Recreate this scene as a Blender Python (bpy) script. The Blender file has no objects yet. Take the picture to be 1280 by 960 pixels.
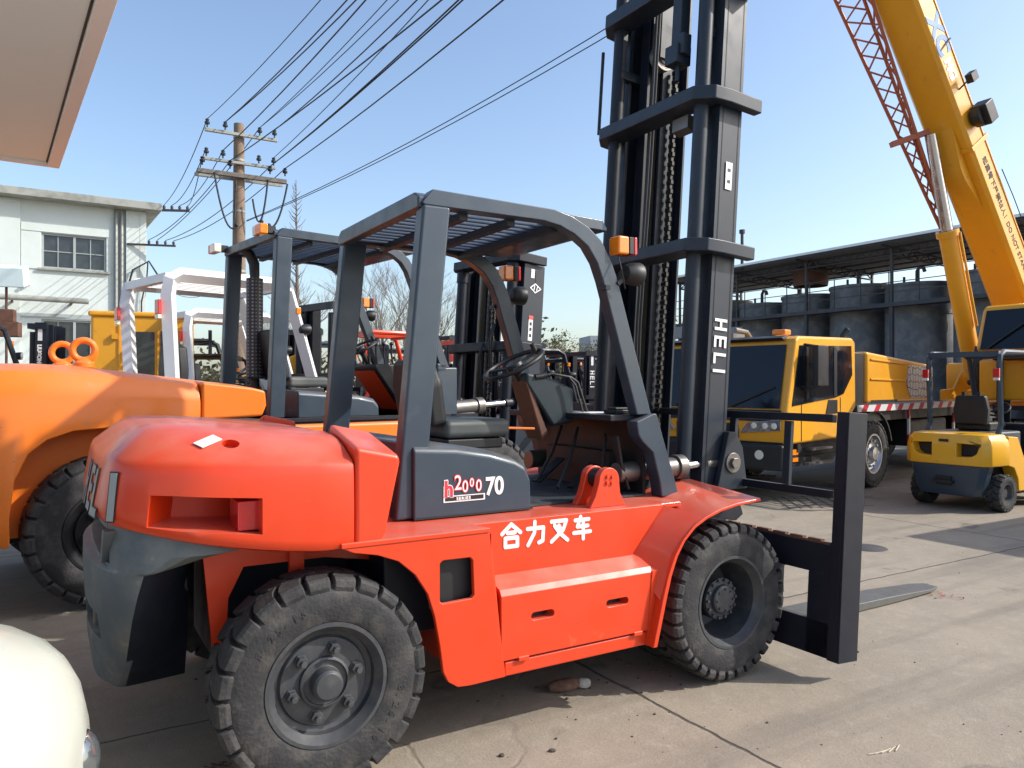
import bpy, bmesh, math, random
from mathutils import Vector, Matrix, Euler
R = math.radians
PI = math.pi
random.seed(7)
sc = bpy.context.scene
C = bpy.data.collections.new('scene'); sc.collection.children.link(C)

# ------------------------------------------------------------------ materials
MATS = {}
def mat(name, col, rough=.5, metal=0., coat=0., dirt=.0, dirt_col=(.2, .17, .13), scale=3., bump=0., bscale=60., emit=None, spec=.5, wear=0., dust=0.):
    if name in MATS: return MATS[name]
    m = bpy.data.materials.new(name); m.use_nodes = True
    nt = m.node_tree; b = nt.nodes['Principled BSDF']; L = nt.links
    b.inputs['Roughness'].default_value = rough; b.inputs['Metallic'].default_value = metal
    b.inputs['Coat Weight'].default_value = coat; b.inputs['Coat Roughness'].default_value = .12
    b.inputs['Specular IOR Level'].default_value = spec
    tc = nt.nodes.new('ShaderNodeTexCoord')
    n = nt.nodes.new('ShaderNodeTexNoise'); n.inputs['Scale'].default_value = scale; n.inputs['Detail'].default_value = 8; n.inputs['Roughness'].default_value = .65
    L.new(tc.outputs['Object'], n.inputs['Vector'])
    cr = nt.nodes.new('ShaderNodeMapRange'); cr.inputs[1].default_value = .45; cr.inputs[2].default_value = .8
    L.new(n.outputs['Fac'], cr.inputs[0])
    mu = nt.nodes.new('ShaderNodeMath'); mu.operation = 'MULTIPLY'; mu.inputs[1].default_value = dirt
    L.new(cr.outputs[0], mu.inputs[0])
    mx = nt.nodes.new('ShaderNodeMix'); mx.data_type = 'RGBA'
    mx.inputs['A'].default_value = (*col, 1); mx.inputs['B'].default_value = (*dirt_col, 1)
    L.new(mu.outputs[0], mx.inputs['Factor']); res = mx.outputs['Result']
    if wear:
        mp = nt.nodes.new('ShaderNodeMapping'); mp.inputs['Scale'].default_value = (9, 16, 48); L.new(tc.outputs['Object'], mp.inputs['Vector'])
        for vec, sc_, lo, colr in ((mp.outputs[0], 1., .70, (.09, .07, .06)), (tc.outputs['Object'], 34., .715, (.05, .04, .035)), (tc.outputs['Object'], 6., .66, dirt_col)):
            nn = nt.nodes.new('ShaderNodeTexNoise'); nn.inputs['Scale'].default_value = sc_; nn.inputs['Detail'].default_value = 5; nn.inputs['Roughness'].default_value = .6; L.new(vec, nn.inputs['Vector'])
            rr_ = nt.nodes.new('ShaderNodeMapRange'); rr_.inputs[1].default_value = lo; rr_.inputs[2].default_value = lo + .03; rr_.inputs[4].default_value = wear; L.new(nn.outputs['Fac'], rr_.inputs[0])
            m2 = nt.nodes.new('ShaderNodeMix'); m2.data_type = 'RGBA'; L.new(rr_.outputs[0], m2.inputs['Factor']); L.new(res, m2.inputs['A']); m2.inputs['B'].default_value = (*colr, 1); res = m2.outputs['Result']
    if dust:
        ge = nt.nodes.new('ShaderNodeNewGeometry'); sx_ = nt.nodes.new('ShaderNodeSeparateXYZ'); L.new(ge.outputs['Normal'], sx_.inputs[0])
        dr = nt.nodes.new('ShaderNodeMapRange'); dr.inputs[1].default_value = .35; dr.inputs[2].default_value = 1.; dr.inputs[4].default_value = dust; L.new(sx_.outputs[2], dr.inputs[0])
        dn = nt.nodes.new('ShaderNodeTexNoise'); dn.inputs['Scale'].default_value = 7; dn.inputs['Detail'].default_value = 7; L.new(tc.outputs['Object'], dn.inputs['Vector'])
        dm = nt.nodes.new('ShaderNodeMapRange'); dm.inputs[1].default_value = .3; dm.inputs[2].default_value = .65; dm.inputs[3].default_value = .35; L.new(dn.outputs['Fac'], dm.inputs[0])
        dk = nt.nodes.new('ShaderNodeMath'); dk.operation = 'MULTIPLY'; L.new(dr.outputs[0], dk.inputs[0]); L.new(dm.outputs[0], dk.inputs[1])
        m3 = nt.nodes.new('ShaderNodeMix'); m3.data_type = 'RGBA'; L.new(dk.outputs[0], m3.inputs['Factor']); L.new(res, m3.inputs['A']); m3.inputs['B'].default_value = (.42, .36, .29, 1); res = m3.outputs['Result']
    L.new(res, b.inputs['Base Color'])
    rr = nt.nodes.new('ShaderNodeMapRange'); rr.inputs[1].default_value = .3; rr.inputs[2].default_value = .75
    rr.inputs[3].default_value = max(.03, rough - .06); rr.inputs[4].default_value = min(1, rough + .12)
    n2 = nt.nodes.new('ShaderNodeTexNoise'); n2.inputs['Scale'].default_value = scale * 2.3; n2.inputs['Detail'].default_value = 5
    L.new(tc.outputs['Object'], n2.inputs['Vector']); L.new(n2.outputs['Fac'], rr.inputs[0]); L.new(rr.outputs[0], b.inputs['Roughness'])
    if bump:
        n3 = nt.nodes.new('ShaderNodeTexNoise'); n3.inputs['Scale'].default_value = bscale; n3.inputs['Detail'].default_value = 4
        L.new(tc.outputs['Object'], n3.inputs['Vector'])
        bp = nt.nodes.new('ShaderNodeBump'); bp.inputs['Strength'].default_value = bump; bp.inputs['Distance'].default_value = .01
        L.new(n3.outputs['Fac'], bp.inputs['Height']); L.new(bp.outputs[0], b.inputs['Normal'])
    if emit:
        b.inputs['Emission Color'].default_value = (*emit[0], 1); b.inputs['Emission Strength'].default_value = emit[1]
    MATS[name] = m
    return m
RED = mat('orange_red_paint', (.68, .043, .005), .40, coat=.3, wear=.55, dust=.30, dirt=.22, dirt_col=(.60, .09, .03), scale=2.2, bump=.05, bscale=9)
ORG = mat('orange_paint', (.84, .19, .009), .38, coat=.35, wear=.5, dust=.25, dirt=.25, dirt_col=(.55, .22, .07), scale=1.7, bump=.04, bscale=8)
YEL = mat('yellow_paint', (.85, .42, .012), .38, coat=.4, wear=.5, dirt=.2, dirt_col=(.5, .3, .06), scale=2)
CRY = mat('crane_yellow_paint', (.78, .35, .012), .4, coat=.35, wear=.4, dirt=.25, dirt_col=(.45, .22, .05), scale=1.5)
OIL = mat('oily_chain_steel', (.04, .036, .032), .4, metal=.5, dirt=.6, dirt_col=(.1, .095, .085), scale=40)
WOOD = mat('weathered_timber', (.15, .135, .12), .9, dirt=.7, dirt_col=(.3, .28, .25), scale=14)
GRY = mat('slate_grey_paint', (.024, .043, .066), .38, coat=.2, wear=.35, dust=.22, dirt=.35, dirt_col=(.05, .066, .085), scale=4, bump=.04, bscale=14)
CWG = mat('grey_cast_paint', (.10, .125, .138), .55, wear=.6, dust=.3, dirt=.6, dirt_col=(.26, .24, .21), scale=6, bump=.25, bscale=35)
DRK = mat('dark_blue_black_paint', (.010, .013, .022), .45, spec=.35, dust=.25, dirt=.35, dirt_col=(.03, .03, .032), scale=5)
MST = mat('mast_grey_paint', (.017, .025, .038), .42, spec=.4, wear=.25, dirt=.35, dirt_col=(.045, .048, .052), scale=4)
RUB = mat('tyre_rubber', (.022, .022, .024), .72, dirt=.85, dirt_col=(.10, .092, .082), scale=9, bump=.35, bscale=70)
BLK = mat('black_plastic', (.010, .011, .013), .5, dirt=.3, dirt_col=(.05, .05, .05))
TEAL = mat('dark_teal_vinyl', (.018, .032, .04), .5, dirt=.3, dirt_col=(.06, .07, .07))
RIM = mat('charcoal_rim_paint', (.042, .046, .052), .48, coat=.1, dirt=.6, dirt_col=(.12, .11, .10), scale=12)
CHR = mat('chromed_steel', (.6, .6, .62), .2, metal=1.)
FRK = mat('scuffed_fork_steel', (.14, .14, .13), .5, metal=.3, dirt=.6, dirt_col=(.08, .06, .05), scale=9)
STL = mat('worn_steel', (.20, .19, .18), .42, metal=.7, dirt=.6, dirt_col=(.16, .12, .09), scale=9)
GRS = mat('greased_steel', (.20, .19, .15), .5, metal=.3, dirt=.8, dirt_col=(.35, .2, .07), scale=12)
RST = mat('rusty_brown_steel', (.14, .06, .035), .7, dirt=.7, dirt_col=(.05, .04, .035), scale=20)
WHT = mat('white_paint', (.78, .79, .78), .4, coat=.2, dirt=.25, dirt_col=(.5, .48, .42))
LET = mat('white_lettering', (.82, .82, .80), .5)
GLT = mat('grey_lettering', (.30, .32, .32), .5)
CRM = mat('cream_white_car_paint', (.55, .57, .50), .22, coat=.5, dirt=.3, dirt_col=(.5, .5, .43))
AMB = mat('amber_lens', (.9, .24, .01), .15, coat=.6)
RLN = mat('red_lens', (.6, .02, .02), .15, coat=.6)
CLN = mat('clear_lens', (.75, .73, .62), .1, coat=.6)
GLS = mat('dark_tinted_glass', (.006, .010, .016), .07, spec=.35)
WGL = mat('window_glass', (.02, .026, .03), .12, coat=.5, dirt=.3, dirt_col=(.1, .12, .11))
SEAT = mat('grey_seat_vinyl', (.06, .07, .07), .55, dirt=.5, dirt_col=(.2, .19, .17))
WAL = mat('pale_mint_wall_paint', (.58, .64, .62), .85, dirt=.55, dirt_col=(.44, .47, .42), scale=.8, bump=.2, bscale=8)
WA2 = mat('grey_wall_trim', (.34, .38, .38), .85, dirt=.5, dirt_col=(.25, .25, .22), scale=1.2)
SLB = mat('weathered_roof_slab', (.33, .34, .31), .9, dirt=.9, dirt_col=(.13, .13, .11), scale=3, bump=.3)
SOF = mat('beige_soffit_sheet', (.80, .96, .98), .7, dirt=.2, dirt_col=(.7, .8, .8), scale=1)
CON = mat('weathered_concrete_pole', (.24, .17, .12), .9, dirt=.7, dirt_col=(.13, .11, .09), scale=8, bump=.3)
GALV = mat('galvanised_arm', (.34, .35, .32), .6, metal=.3, dirt=.6, dirt_col=(.16, .15, .13), scale=8)
WIR = mat('black_cable', (.02, .022, .028), .6)
TNK = mat('sooty_tank_steel', (.115, .122, .135), .5, metal=.2, wear=.7, dirt=.9, dirt_col=(.26, .25, .24), scale=2.6, bump=.2, bscale=6)
TRS = mat('dark_walkway_steel', (.05, .052, .058), .7, dirt=.5, dirt_col=(.13, .08, .06))
ROOFM = mat('corrugated_roof_sheet', (.30, .31, .33), .6, metal=.2, dirt=.6, dirt_col=(.16, .13, .12), scale=.8)
LAT = mat('red_oxide_lattice_paint', (.40, .10, .04), .5, dirt=.4, dirt_col=(.3, .1, .06))
BRK = mat('bare_branch_bark', (.19, .155, .13), .9, dirt=.5, dirt_col=(.1, .085, .07), scale=20)
LEAF = mat('dull_green_leaves', (.045, .06, .02), .9, spec=.05, dirt=.7, dirt_col=(.13, .09, .035), scale=2)
PAP = mat('white_paper', (.72, .74, .76), .7)
FARG = mat('far_building_wall', (.30, .33, .36), .9)
RUG = mat('brown_leaf_litter', (.12, .06, .04), .9, dirt=.6, dirt_col=(.25, .18, .12), scale=30)
FLR = mat('black_rubber_mat', (.03, .036, .044), .6, dirt=.7, dirt_col=(.11, .11, .105), scale=6)

def nodes_of(name):
    m = bpy.data.materials.new(name); m.use_nodes = True
    return m, m.node_tree, m.node_tree.nodes, m.node_tree.links, m.node_tree.nodes['Principled BSDF']

def striped():
    m, nt, N, L, b = nodes_of('red_white_reflective_tape')
    tc = N.new('ShaderNodeTexCoord'); sp = N.new('ShaderNodeSeparateXYZ'); L.new(tc.outputs['Object'], sp.inputs[0])
    ad = N.new('ShaderNodeMath'); ad.operation = 'ADD'; L.new(sp.outputs[0], ad.inputs[0]); L.new(sp.outputs[2], ad.inputs[1])
    mo = N.new('ShaderNodeMath'); mo.operation = 'PINGPONG'; mo.inputs[1].default_value = .22; L.new(ad.outputs[0], mo.inputs[0])
    gt = N.new('ShaderNodeMath'); gt.operation = 'GREATER_THAN'; gt.inputs[1].default_value = .13; L.new(mo.outputs[0], gt.inputs[0])
    mx = N.new('ShaderNodeMix'); mx.data_type = 'RGBA'; mx.inputs['A'].default_value = (.7, .7, .7, 1); mx.inputs['B'].default_value = (.5, .015, .03, 1)
    L.new(gt.outputs[0], mx.inputs['Factor']); L.new(mx.outputs['Result'], b.inputs['Base Color']); b.inputs['Roughness'].default_value = .4
    return m
STR = striped()
def cellmat():
    m, nt, N, L, b = nodes_of('silver_cell_decal')
    tc = N.new('ShaderNodeTexCoord'); v = N.new('ShaderNodeTexVoronoi'); v.feature = 'DISTANCE_TO_EDGE'; v.inputs['Scale'].default_value = 8.5; v.inputs['Randomness'].default_value = .55
    L.new(tc.outputs['Object'], v.inputs['Vector'])
    gt = N.new('ShaderNodeMath'); gt.operation = 'GREATER_THAN'; gt.inputs[1].default_value = .05; L.new(v.outputs['Distance'], gt.inputs[0])
    mx = N.new('ShaderNodeMix'); mx.data_type = 'RGBA'; mx.inputs['A'].default_value = (.06, .07, .08, 1); mx.inputs['B'].default_value = (.70, .75, .80, 1)
    L.new(gt.outputs[0], mx.inputs['Factor']); L.new(mx.outputs['Result'], b.inputs['Base Color']); b.inputs['Roughness'].default_value = .35; b.inputs['Metallic'].default_value = .3
    return m
CELL = cellmat()
def perfmat():
    m, nt, N, L, b = nodes_of('perforated_black_shield')
    tc = N.new('ShaderNodeTexCoord'); v = N.new('ShaderNodeTexVoronoi'); v.inputs['Scale'].default_value = 30; v.inputs['Randomness'].default_value = 0
    L.new(tc.outputs['Object'], v.inputs['Vector'])
    gt = N.new('ShaderNodeMath'); gt.operation = 'LESS_THAN'; gt.inputs[1].default_value = .33; L.new(v.outputs['Distance'], gt.inputs[0])
    mx = N.new('ShaderNodeMix'); mx.data_type = 'RGBA'; mx.inputs['A'].default_value = (.02, .02, .024, 1); mx.inputs['B'].default_value = (.22, .22, .24, 1)
    L.new(gt.outputs[0], mx.inputs['Factor']); L.new(mx.outputs['Result'], b.inputs['Base Color']); b.inputs['Roughness'].default_value = .45
    return m
PERF = perfmat()

# ------------------------------------------------------------------ mesh builder
class MB:
    def __init__(s, M=None): s.bm = bmesh.new(); s.M = M
    def _v(s, co): return s.bm.verts.new(co)
    def poly(s, ring): return s.bm.faces.new([s._v(p) for p in ring])
    def loft(s, rings, cap=True, closed=True):
        vr = [[s._v(p) for p in r] for r in rings]
        n = len(vr[0])
        for a, b in zip(vr, vr[1:]):
            for i in range(n if closed else n - 1):
                j = (i + 1) % n
                try: s.bm.faces.new((a[i], a[j], b[j], b[i]))
                except ValueError: pass
        if cap:
            s.bm.faces.new(vr[0][::-1]); s.bm.faces.new(vr[-1])
        return s
    def box(s, x0, x1, y0, y1, z0, z1, M=None):
        ps = [Vector(p) for p in ((x0,y0,z0),(x1,y0,z0),(x1,y1,z0),(x0,y1,z0))]
        qs = [Vector((p.x, p.y, z1)) for p in ps]
        if M: ps = [M @ p for p in ps]; qs = [M @ p for p in qs]
        return s.loft([ps, qs])
    def prism(s, pts, a, b, plane='xz', M=None):
        def f(p, t):
            v = Vector((p[0], t, p[1])) if plane == 'xz' else Vector((p[0], p[1], t)) if plane == 'xy' else Vector((t, p[0], p[1]))
            return M @ v if M else v
        return s.loft([[f(p, a) for p in pts], [f(p, b) for p in pts]])
    def bar(s, p, q, w, h=None, up=(0, 0, 1), w2=None, h2=None):
        h = h or w; p = Vector(p); q = Vector(q); d = (q - p).normalized(); up = Vector(up)
        if abs(d.dot(up)) > .98: up = Vector((1, 0, 0))
        r = d.cross(up).normalized(); u = r.cross(d)
        w2 = w2 or w; h2 = h2 or h
        def ring(c, w, h): return [c + r*w/2 + u*h/2, c - r*w/2 + u*h/2, c - r*w/2 - u*h/2, c + r*w/2 - u*h/2]
        return s.loft([ring(p, w, h), ring(q, w2, h2)])
    def tube(s, pts, r, n=12, cap=True):
        pts = [Vector(p) for p in pts]
        rs = r if isinstance(r, (list, tuple)) else [r] * len(pts)
        rings = []; prev = None
        for i, p in enumerate(pts):
            d = ((pts[min(i+1, len(pts)-1)] - pts[max(i-1, 0)])).normalized()
            if prev is None:
                a = Vector((0, 0, 1)) if abs(d.z) < .9 else Vector((1, 0, 0))
                u = d.cross(a).normalized()
            else: u = (prev - d * prev.dot(d)).normalized()
            prev = u; v = d.cross(u)
            rings.append([p + (u * math.cos(2*PI*k/n) + v * math.sin(2*PI*k/n)) * rs[i] for k in range(n)])
        return s.loft(rings, cap)
    def lathe(s, prof, n=40, axis='y', o=(0, 0, 0), cap=False):
        o = Vector(o); rings = []
        for r, h in prof:
            ring = []
            for k in range(n):
                a = 2*PI*k/n; c, t = r*math.cos(a), r*math.sin(a)
                v = Vector((c, h, t)) if axis == 'y' else Vector((c, t, h)) if axis == 'z' else Vector((h, c, t))
                ring.append(o + v)
            rings.append(ring)
        return s.loft(rings, cap)
    def sphere(s, c, r, sx=1, sy=1, sz=1, n=12):
        rings = []
        for i in range(1, n):
            a = PI*i/n
            rings.append([Vector(c) + Vector((r*sx*math.sin(a)*math.cos(2*PI*k/(2*n)), r*sy*math.sin(a)*math.sin(2*PI*k/(2*n)), -r*sz*math.cos(a))) for k in range(2*n)])
        return s.loft(rings)
    def build(s, name, m, parent=None, bevel=0., seg=2, sm=35, subd=0, label=None):
        if s.M: bmesh.ops.transform(s.bm, matrix=s.M, verts=s.bm.verts)
        bmesh.ops.recalc_face_normals(s.bm, faces=s.bm.faces)
        me = bpy.data.meshes.new(name); s.bm.to_mesh(me); s.bm.free()
        if sm:
            for p in me.polygons: p.use_smooth = True
            me.set_sharp_from_angle(angle=R(sm))
        me.materials.append(m)
        o = bpy.data.objects.new(name, me); C.objects.link(o); o.parent = parent
        if bevel:
            b = o.modifiers.new('bevel', 'BEVEL'); b.width = bevel; b.segments = seg; b.limit_method = 'ANGLE'; b.angle_limit = R(28); b.harden_normals = True
        if subd:
            d = o.modifiers.new('sub', 'SUBSURF'); d.levels = subd; d.render_levels = subd
        if label: o['label'] = label
        return o

def bake(o, cutters=(), sm=35):
    for c in cutters:
        md = o.modifiers.new('cut', 'BOOLEAN'); md.object = c; md.operation = 'DIFFERENCE'; md.solver = 'EXACT'
    bpy.context.view_layer.update()
    dg = bpy.context.evaluated_depsgraph_get()
    me = bpy.data.meshes.new_from_object(o.evaluated_get(dg))
    o.modifiers.clear(); o.data = me
    for c in cutters: bpy.data.objects.remove(c, do_unlink=True)
    for p in me.polygons: p.use_smooth = True
    me.set_sharp_from_angle(angle=R(sm))
    return o
def cut(o, cutters, bevel=0, seg=2, sm=35):
    mods = [(m.width, m.segments) for m in o.modifiers if m.type == 'BEVEL']
    bake(o, cutters, sm)
    if bevel:
        b = o.modifiers.new('bevel', 'BEVEL'); b.width = bevel; b.segments = seg; b.limit_method = 'ANGLE'; b.angle_limit = R(28); b.harden_normals = True
    return o
def capsule(x0, x1, z0, z1, n=6):
    r = (z1 - z0) / 2; zc = (z0 + z1) / 2
    return [(x1 - r + r*math.sin(PI*k/n), zc - r*math.cos(PI*k/n)) for k in range(n+1)] + [(x0 + r - r*math.sin(PI*k/n), zc + r*math.cos(PI*k/n)) for k in range(n+1)]

def thing(name, label, cat, loc=(0, 0, 0), rz=0, group=None, scale=None):
    o = bpy.data.objects.new(name, None); C.objects.link(o); o.empty_display_size = .2
    o.location = loc; o.rotation_euler = (0, 0, rz); o['label'] = label; o['category'] = cat
    if scale: o.scale = (scale,) * 3
    if group: o['group'] = group
    return o
def tag(o, label, cat, group=None):
    o['label'] = label; o['category'] = cat
    if group: o['group'] = group
    return o
def struct(o, kind='structure', label=None):
    o['kind'] = kind
    if label: o['label'] = label
    return o
KIDS = {}
def children(o): return [c for c in list(C.objects) if c.parent == o]
def copy_tree(o, parent=None, label=None, group=None):
    c = o.copy(); C.objects.link(c); c.parent = parent
    if label: c['label'] = label
    if group: c['group'] = group
    for ch in children(o): copy_tree(ch, c)
    return c
def pmat(o, xa, ya):
    xa = Vector(xa).normalized(); ya = Vector(ya).normalized(); z = xa.cross(ya)
    M = Matrix((xa, ya, z)).transposed().to_4x4(); M.translation = Vector(o); return M
def text(body, size, m, name, parent, M, bold=0., extrude=.0015, sx=1., align='LEFT', space=1.):
    cu = bpy.data.curves.new('t', 'FONT'); cu.body = body; cu.size = size; cu.extrude = extrude; cu.offset = bold; cu.align_x = align; cu.space_character = space
    t = bpy.data.objects.new('t', cu); C.objects.link(t)
    bpy.context.view_layer.update()
    me = bpy.data.meshes.new_from_object(t.evaluated_get(bpy.context.evaluated_depsgraph_get()))
    bpy.data.objects.remove(t, do_unlink=True)
    me.transform(M @ Matrix.Diagonal((sx, 1, 1, 1)))
    me.name = name; me.materials.clear(); me.materials.append(m)
    o = bpy.data.objects.new(name, me); C.objects.link(o); o.parent = parent
    return o
def strokes(lines, w, m, name, parent, M, square=False, th=.002, fw=None):
    b = MB()
    k = 0
    for ln in lines:
        for p, q in zip(ln, ln[1:]):
            p = Vector(p); q = Vector(q); d = (q - p).normalized(); nn = Vector((-d.y, d.x)); r = w/2
            if square:
                p2 = p - d*r; q2 = q + d*r
                ring = [p2 + nn*r, q2 + nn*r, q2 - nn*r, p2 - nn*r]
            else:
                a0 = math.atan2(d.y, d.x)
                ring = [q + Vector((math.cos(a0 - PI/2 + PI*i/6), math.sin(a0 - PI/2 + PI*i/6)))*r for i in range(7)] + \
                       [p + Vector((math.cos(a0 + PI/2 + PI*i/6), math.sin(a0 + PI/2 + PI*i/6)))*r for i in range(7)]
            k += 1; z = th + .00025 * k
            b.loft([[M @ Vector((v.x, v.y, 0)) for v in ring], [M @ Vector((v.x, v.y, z)) for v in ring]])
    return b.build(name, m, parent, sm=0)
def side(x, y, z): return pmat((x, y, z), (1, 0, 0), (0, 0, 1))     # text on a face looking towards -y
HELI = {'H': ([[(0,0),(0,1)],[(.62,0),(.62,1)],[(0,.5),(.62,.5)]], .62), 'E': ([[(.6,0),(0,0),(0,1),(.6,1)],[(0,.5),(.55,.5)]], .6),
        'L': ([[(0,1),(0,0),(.55,0)]], .55), 'I': ([[(0,0),(0,1)]], 0.)}
def heli(h, m, parent, M, gap=.42, w=.2, letters='HELI', name='lettering'):
    x = 0; ls = []
    for c in letters:
        g, wd = HELI[c]
        for l in g: ls.append([((x + a) * h, b * h) for a, b in l])
        x += wd + gap
    return strokes(ls, w*h, m, name, parent, M, square=True)
HZ = {'合': [[(.5,.98),(.04,.60)],[(.5,.98),(.96,.60)],[(.32,.62),(.68,.62)],[(.2,.40),(.8,.40),(.8,.04),(.2,.04),(.2,.40)]],
      '力': [[(.08,.70),(.90,.70),(.86,.12),(.66,.06)],[(.45,.98),(.42,.5),(.1,.0)]],
      '叉': [[(.08,.90),(.88,.90),(.70,.48),(.08,.02)],[(.24,.72),(.5,.38),(.94,.02)],[(.47,.70),(.53,.60)]],
      '车': [[(.12,.84),(.88,.84)],[(.42,.98),(.24,.55),(.82,.55)],[(.04,.28),(.96,.28)],[(.56,.70),(.56,-.02)]]}
# ------------------------------------------------------------------ forklift components
def tyre_mb(r, w, N, lug=.40, ri=.55, depth=.03):
    b = MB(); h = w/2; rim = r*ri
    prof = [(rim, -h*.80), (rim*1.05, -h*.97), (rim*1.12, -h*1.03), (r*.80, -h*1.06), (r*.87, -h*.99), (r*.915, -h*.86), (r-depth, -h*.7), (r-depth+.004, 0)]
    prof = prof + [(a, -y) for a, y in prof[-2::-1]]
    b.lathe(prof, 64)
    st = [(.02, 0., 1.0, 1.), (.35, .22, 1.0, 1.), (.62, .32, .998, 1.), (.88, .34, .992, 1.), (1.01, .34, .965, 1.0), (1.05, .34, .905, .98)]
    pitch = 2*PI/N
    for s in (-1, 1):
        for k in range(N):
            a0 = pitch*(k + (.5 if s > 0 else 0))
            rings = []
            for y, sh, rt, wd in st:
                ac = a0 + sh*pitch; dw = lug*pitch*wd
                top = r*rt; bot = min(top - depth*1.15, r - depth*1.1)
                if y > .95: bot = top - depth*.9
                yy = s*y*h; yb = s*min(y, 1.0)*h*.97
                rings.append([Vector((top*math.cos(ac-dw), yy, top*math.sin(ac-dw))), Vector((top*math.cos(ac+dw), yy, top*math.sin(ac+dw))),
                              Vector((bot*math.cos(ac+dw*1.12), yb, bot*math.sin(ac+dw*1.12))), Vector((bot*math.cos(ac-dw*1.12), yb, bot*math.sin(ac-dw*1.12)))])
            b.loft(rings)
    return b
def ring_text(w, r, yoff, a0, body, size, parent):
    # raised sidewall lettering, letter by letter
    for i, ch in enumerate(body):
        if ch == ' ': continue
        a = R(a0) - i*size*.95/r
        c = Vector((r*math.cos(a), yoff, r*math.sin(a)))
        yield ch, pmat(c, (math.sin(a), 0, -math.cos(a)), (math.cos(a), 0, math.sin(a)))
def steer_wheel(parent, loc, r=.42, w=.24, N=24, rimm=RIM, detail=True, name='wheel'):
    h = w/2; k = r/.42
    b = MB()
    b.lathe([(.232*k, -h*.80), (.245*k, -h*.9), (.240*k, -h*1.0), (.226*k, -h*1.0), (.215*k, -h*.86), (.20*k, -h*.70), (.198*k, -h*.45), (.178*k, -h*.40), (.17*k, -h*.52), (.10*k, -h*.56), (.0001, -h*.56)], 48)
    wh = b.build(name, rimm, parent, sm=30); wh.location = loc
    t = tyre_mb(r, w, N).build('tyre', RUB, wh, bevel=.004 if detail else 0, seg=1)
    if r < .5:
        for body_, a0 in (('8.25-15', 150), ('8.25-15', -10)):
            for ch, M_ in ring_text(w, r*.70, -h*1.052, a0, body_, .036, t): text(ch, .040, RUB, 'raised_letter', t, M_, bold=.001, extrude=.002)
    hb = MB(); hb.lathe([(.100*k, -h*.5), (.100*k, -h*.68), (.088*k, -h*.72), (.086*k, -h*.62), (.062*k, -h*.62), (.060*k, -h*1.02), (.050*k, -h*1.12), (.0001, -h*1.14)], 32)
    if detail:
        for i in range(2): pass
    hb.build('hub_cap', rimm, wh, bevel=.003)
    for i in range(6):
        a = 2*PI*i/6 + .25
        n = MB(); c = (.132*k*math.cos(a), 0, .132*k*math.sin(a))
        n.lathe([(.028*k, -h*.5), (.028*k, -h*.60), (.024*k, -h*.60), (.023*k, -h*.80), (.0001, -h*.80)], 6, o=c)
        n.lathe([(.012*k, -h*.78), (.012*k, -h*.98), (.0001, -h*.98)], 10, o=c)
        n.build('wheel_nut', rimm, wh, bevel=.0015)
        if not detail and i == 5: break
    return wh
def drive_wheel(parent, loc, r=.42, w=.24, N=34, rimm=RIM, dual=True):
    h = w/2; k = r/.42
    b = MB()
    b.lathe([(.236*k, -h*.80), (.250*k, -h*.92), (.246*k, -h*1.02), (.232*k, -h*1.02), (.222*k, -h*.86), (.205*k, -h*.66), (.200*k, h*.2), (.185*k, h*.9), (.10*k, h*1.0), (.0001, h*1.0)], 48)
    wh = b.build('wheel', rimm, parent, sm=30); wh.location = loc
    tyre_mb(r, w, N, lug=.34).build('tyre', RUB, wh, bevel=.004, seg=1)
    hb = MB()
    hb.lathe([(.092*k, h), (.092*k, -h*.15), (.112*k, -h*.15), (.112*k, -h*.30), (.078*k, -h*.32), (.076*k, -h*.50), (.066*k, -h*.56), (.0001, -h*.56)], 40)
    for i in range(14):
        a = 2*PI*i/14; c = (.102*k*math.cos(a), 0, .102*k*math.sin(a)); hb.lathe([(.0085*k, -h*.28), (.0085*k, -h*.42), (.0001, -h*.42)], 8, o=c)
    for i in range(8):
        a = 2*PI*i/8; c = (.058*k*math.cos(a), 0, .058*k*math.sin(a)); hb.lathe([(.006*k, -h*.54), (.006*k, -h*.64), (.0001, -h*.64)], 8, o=c)
    hb.build('hub', rimm, wh, bevel=.002)
    if dual:
        t2 = tyre_mb(r, w, N, lug=.34); bmesh.ops.translate(t2.bm, verts=t2.bm.verts, vec=(0, w*1.12, 0)); t2.build('tyre', RUB, wh)
    return wh

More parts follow.
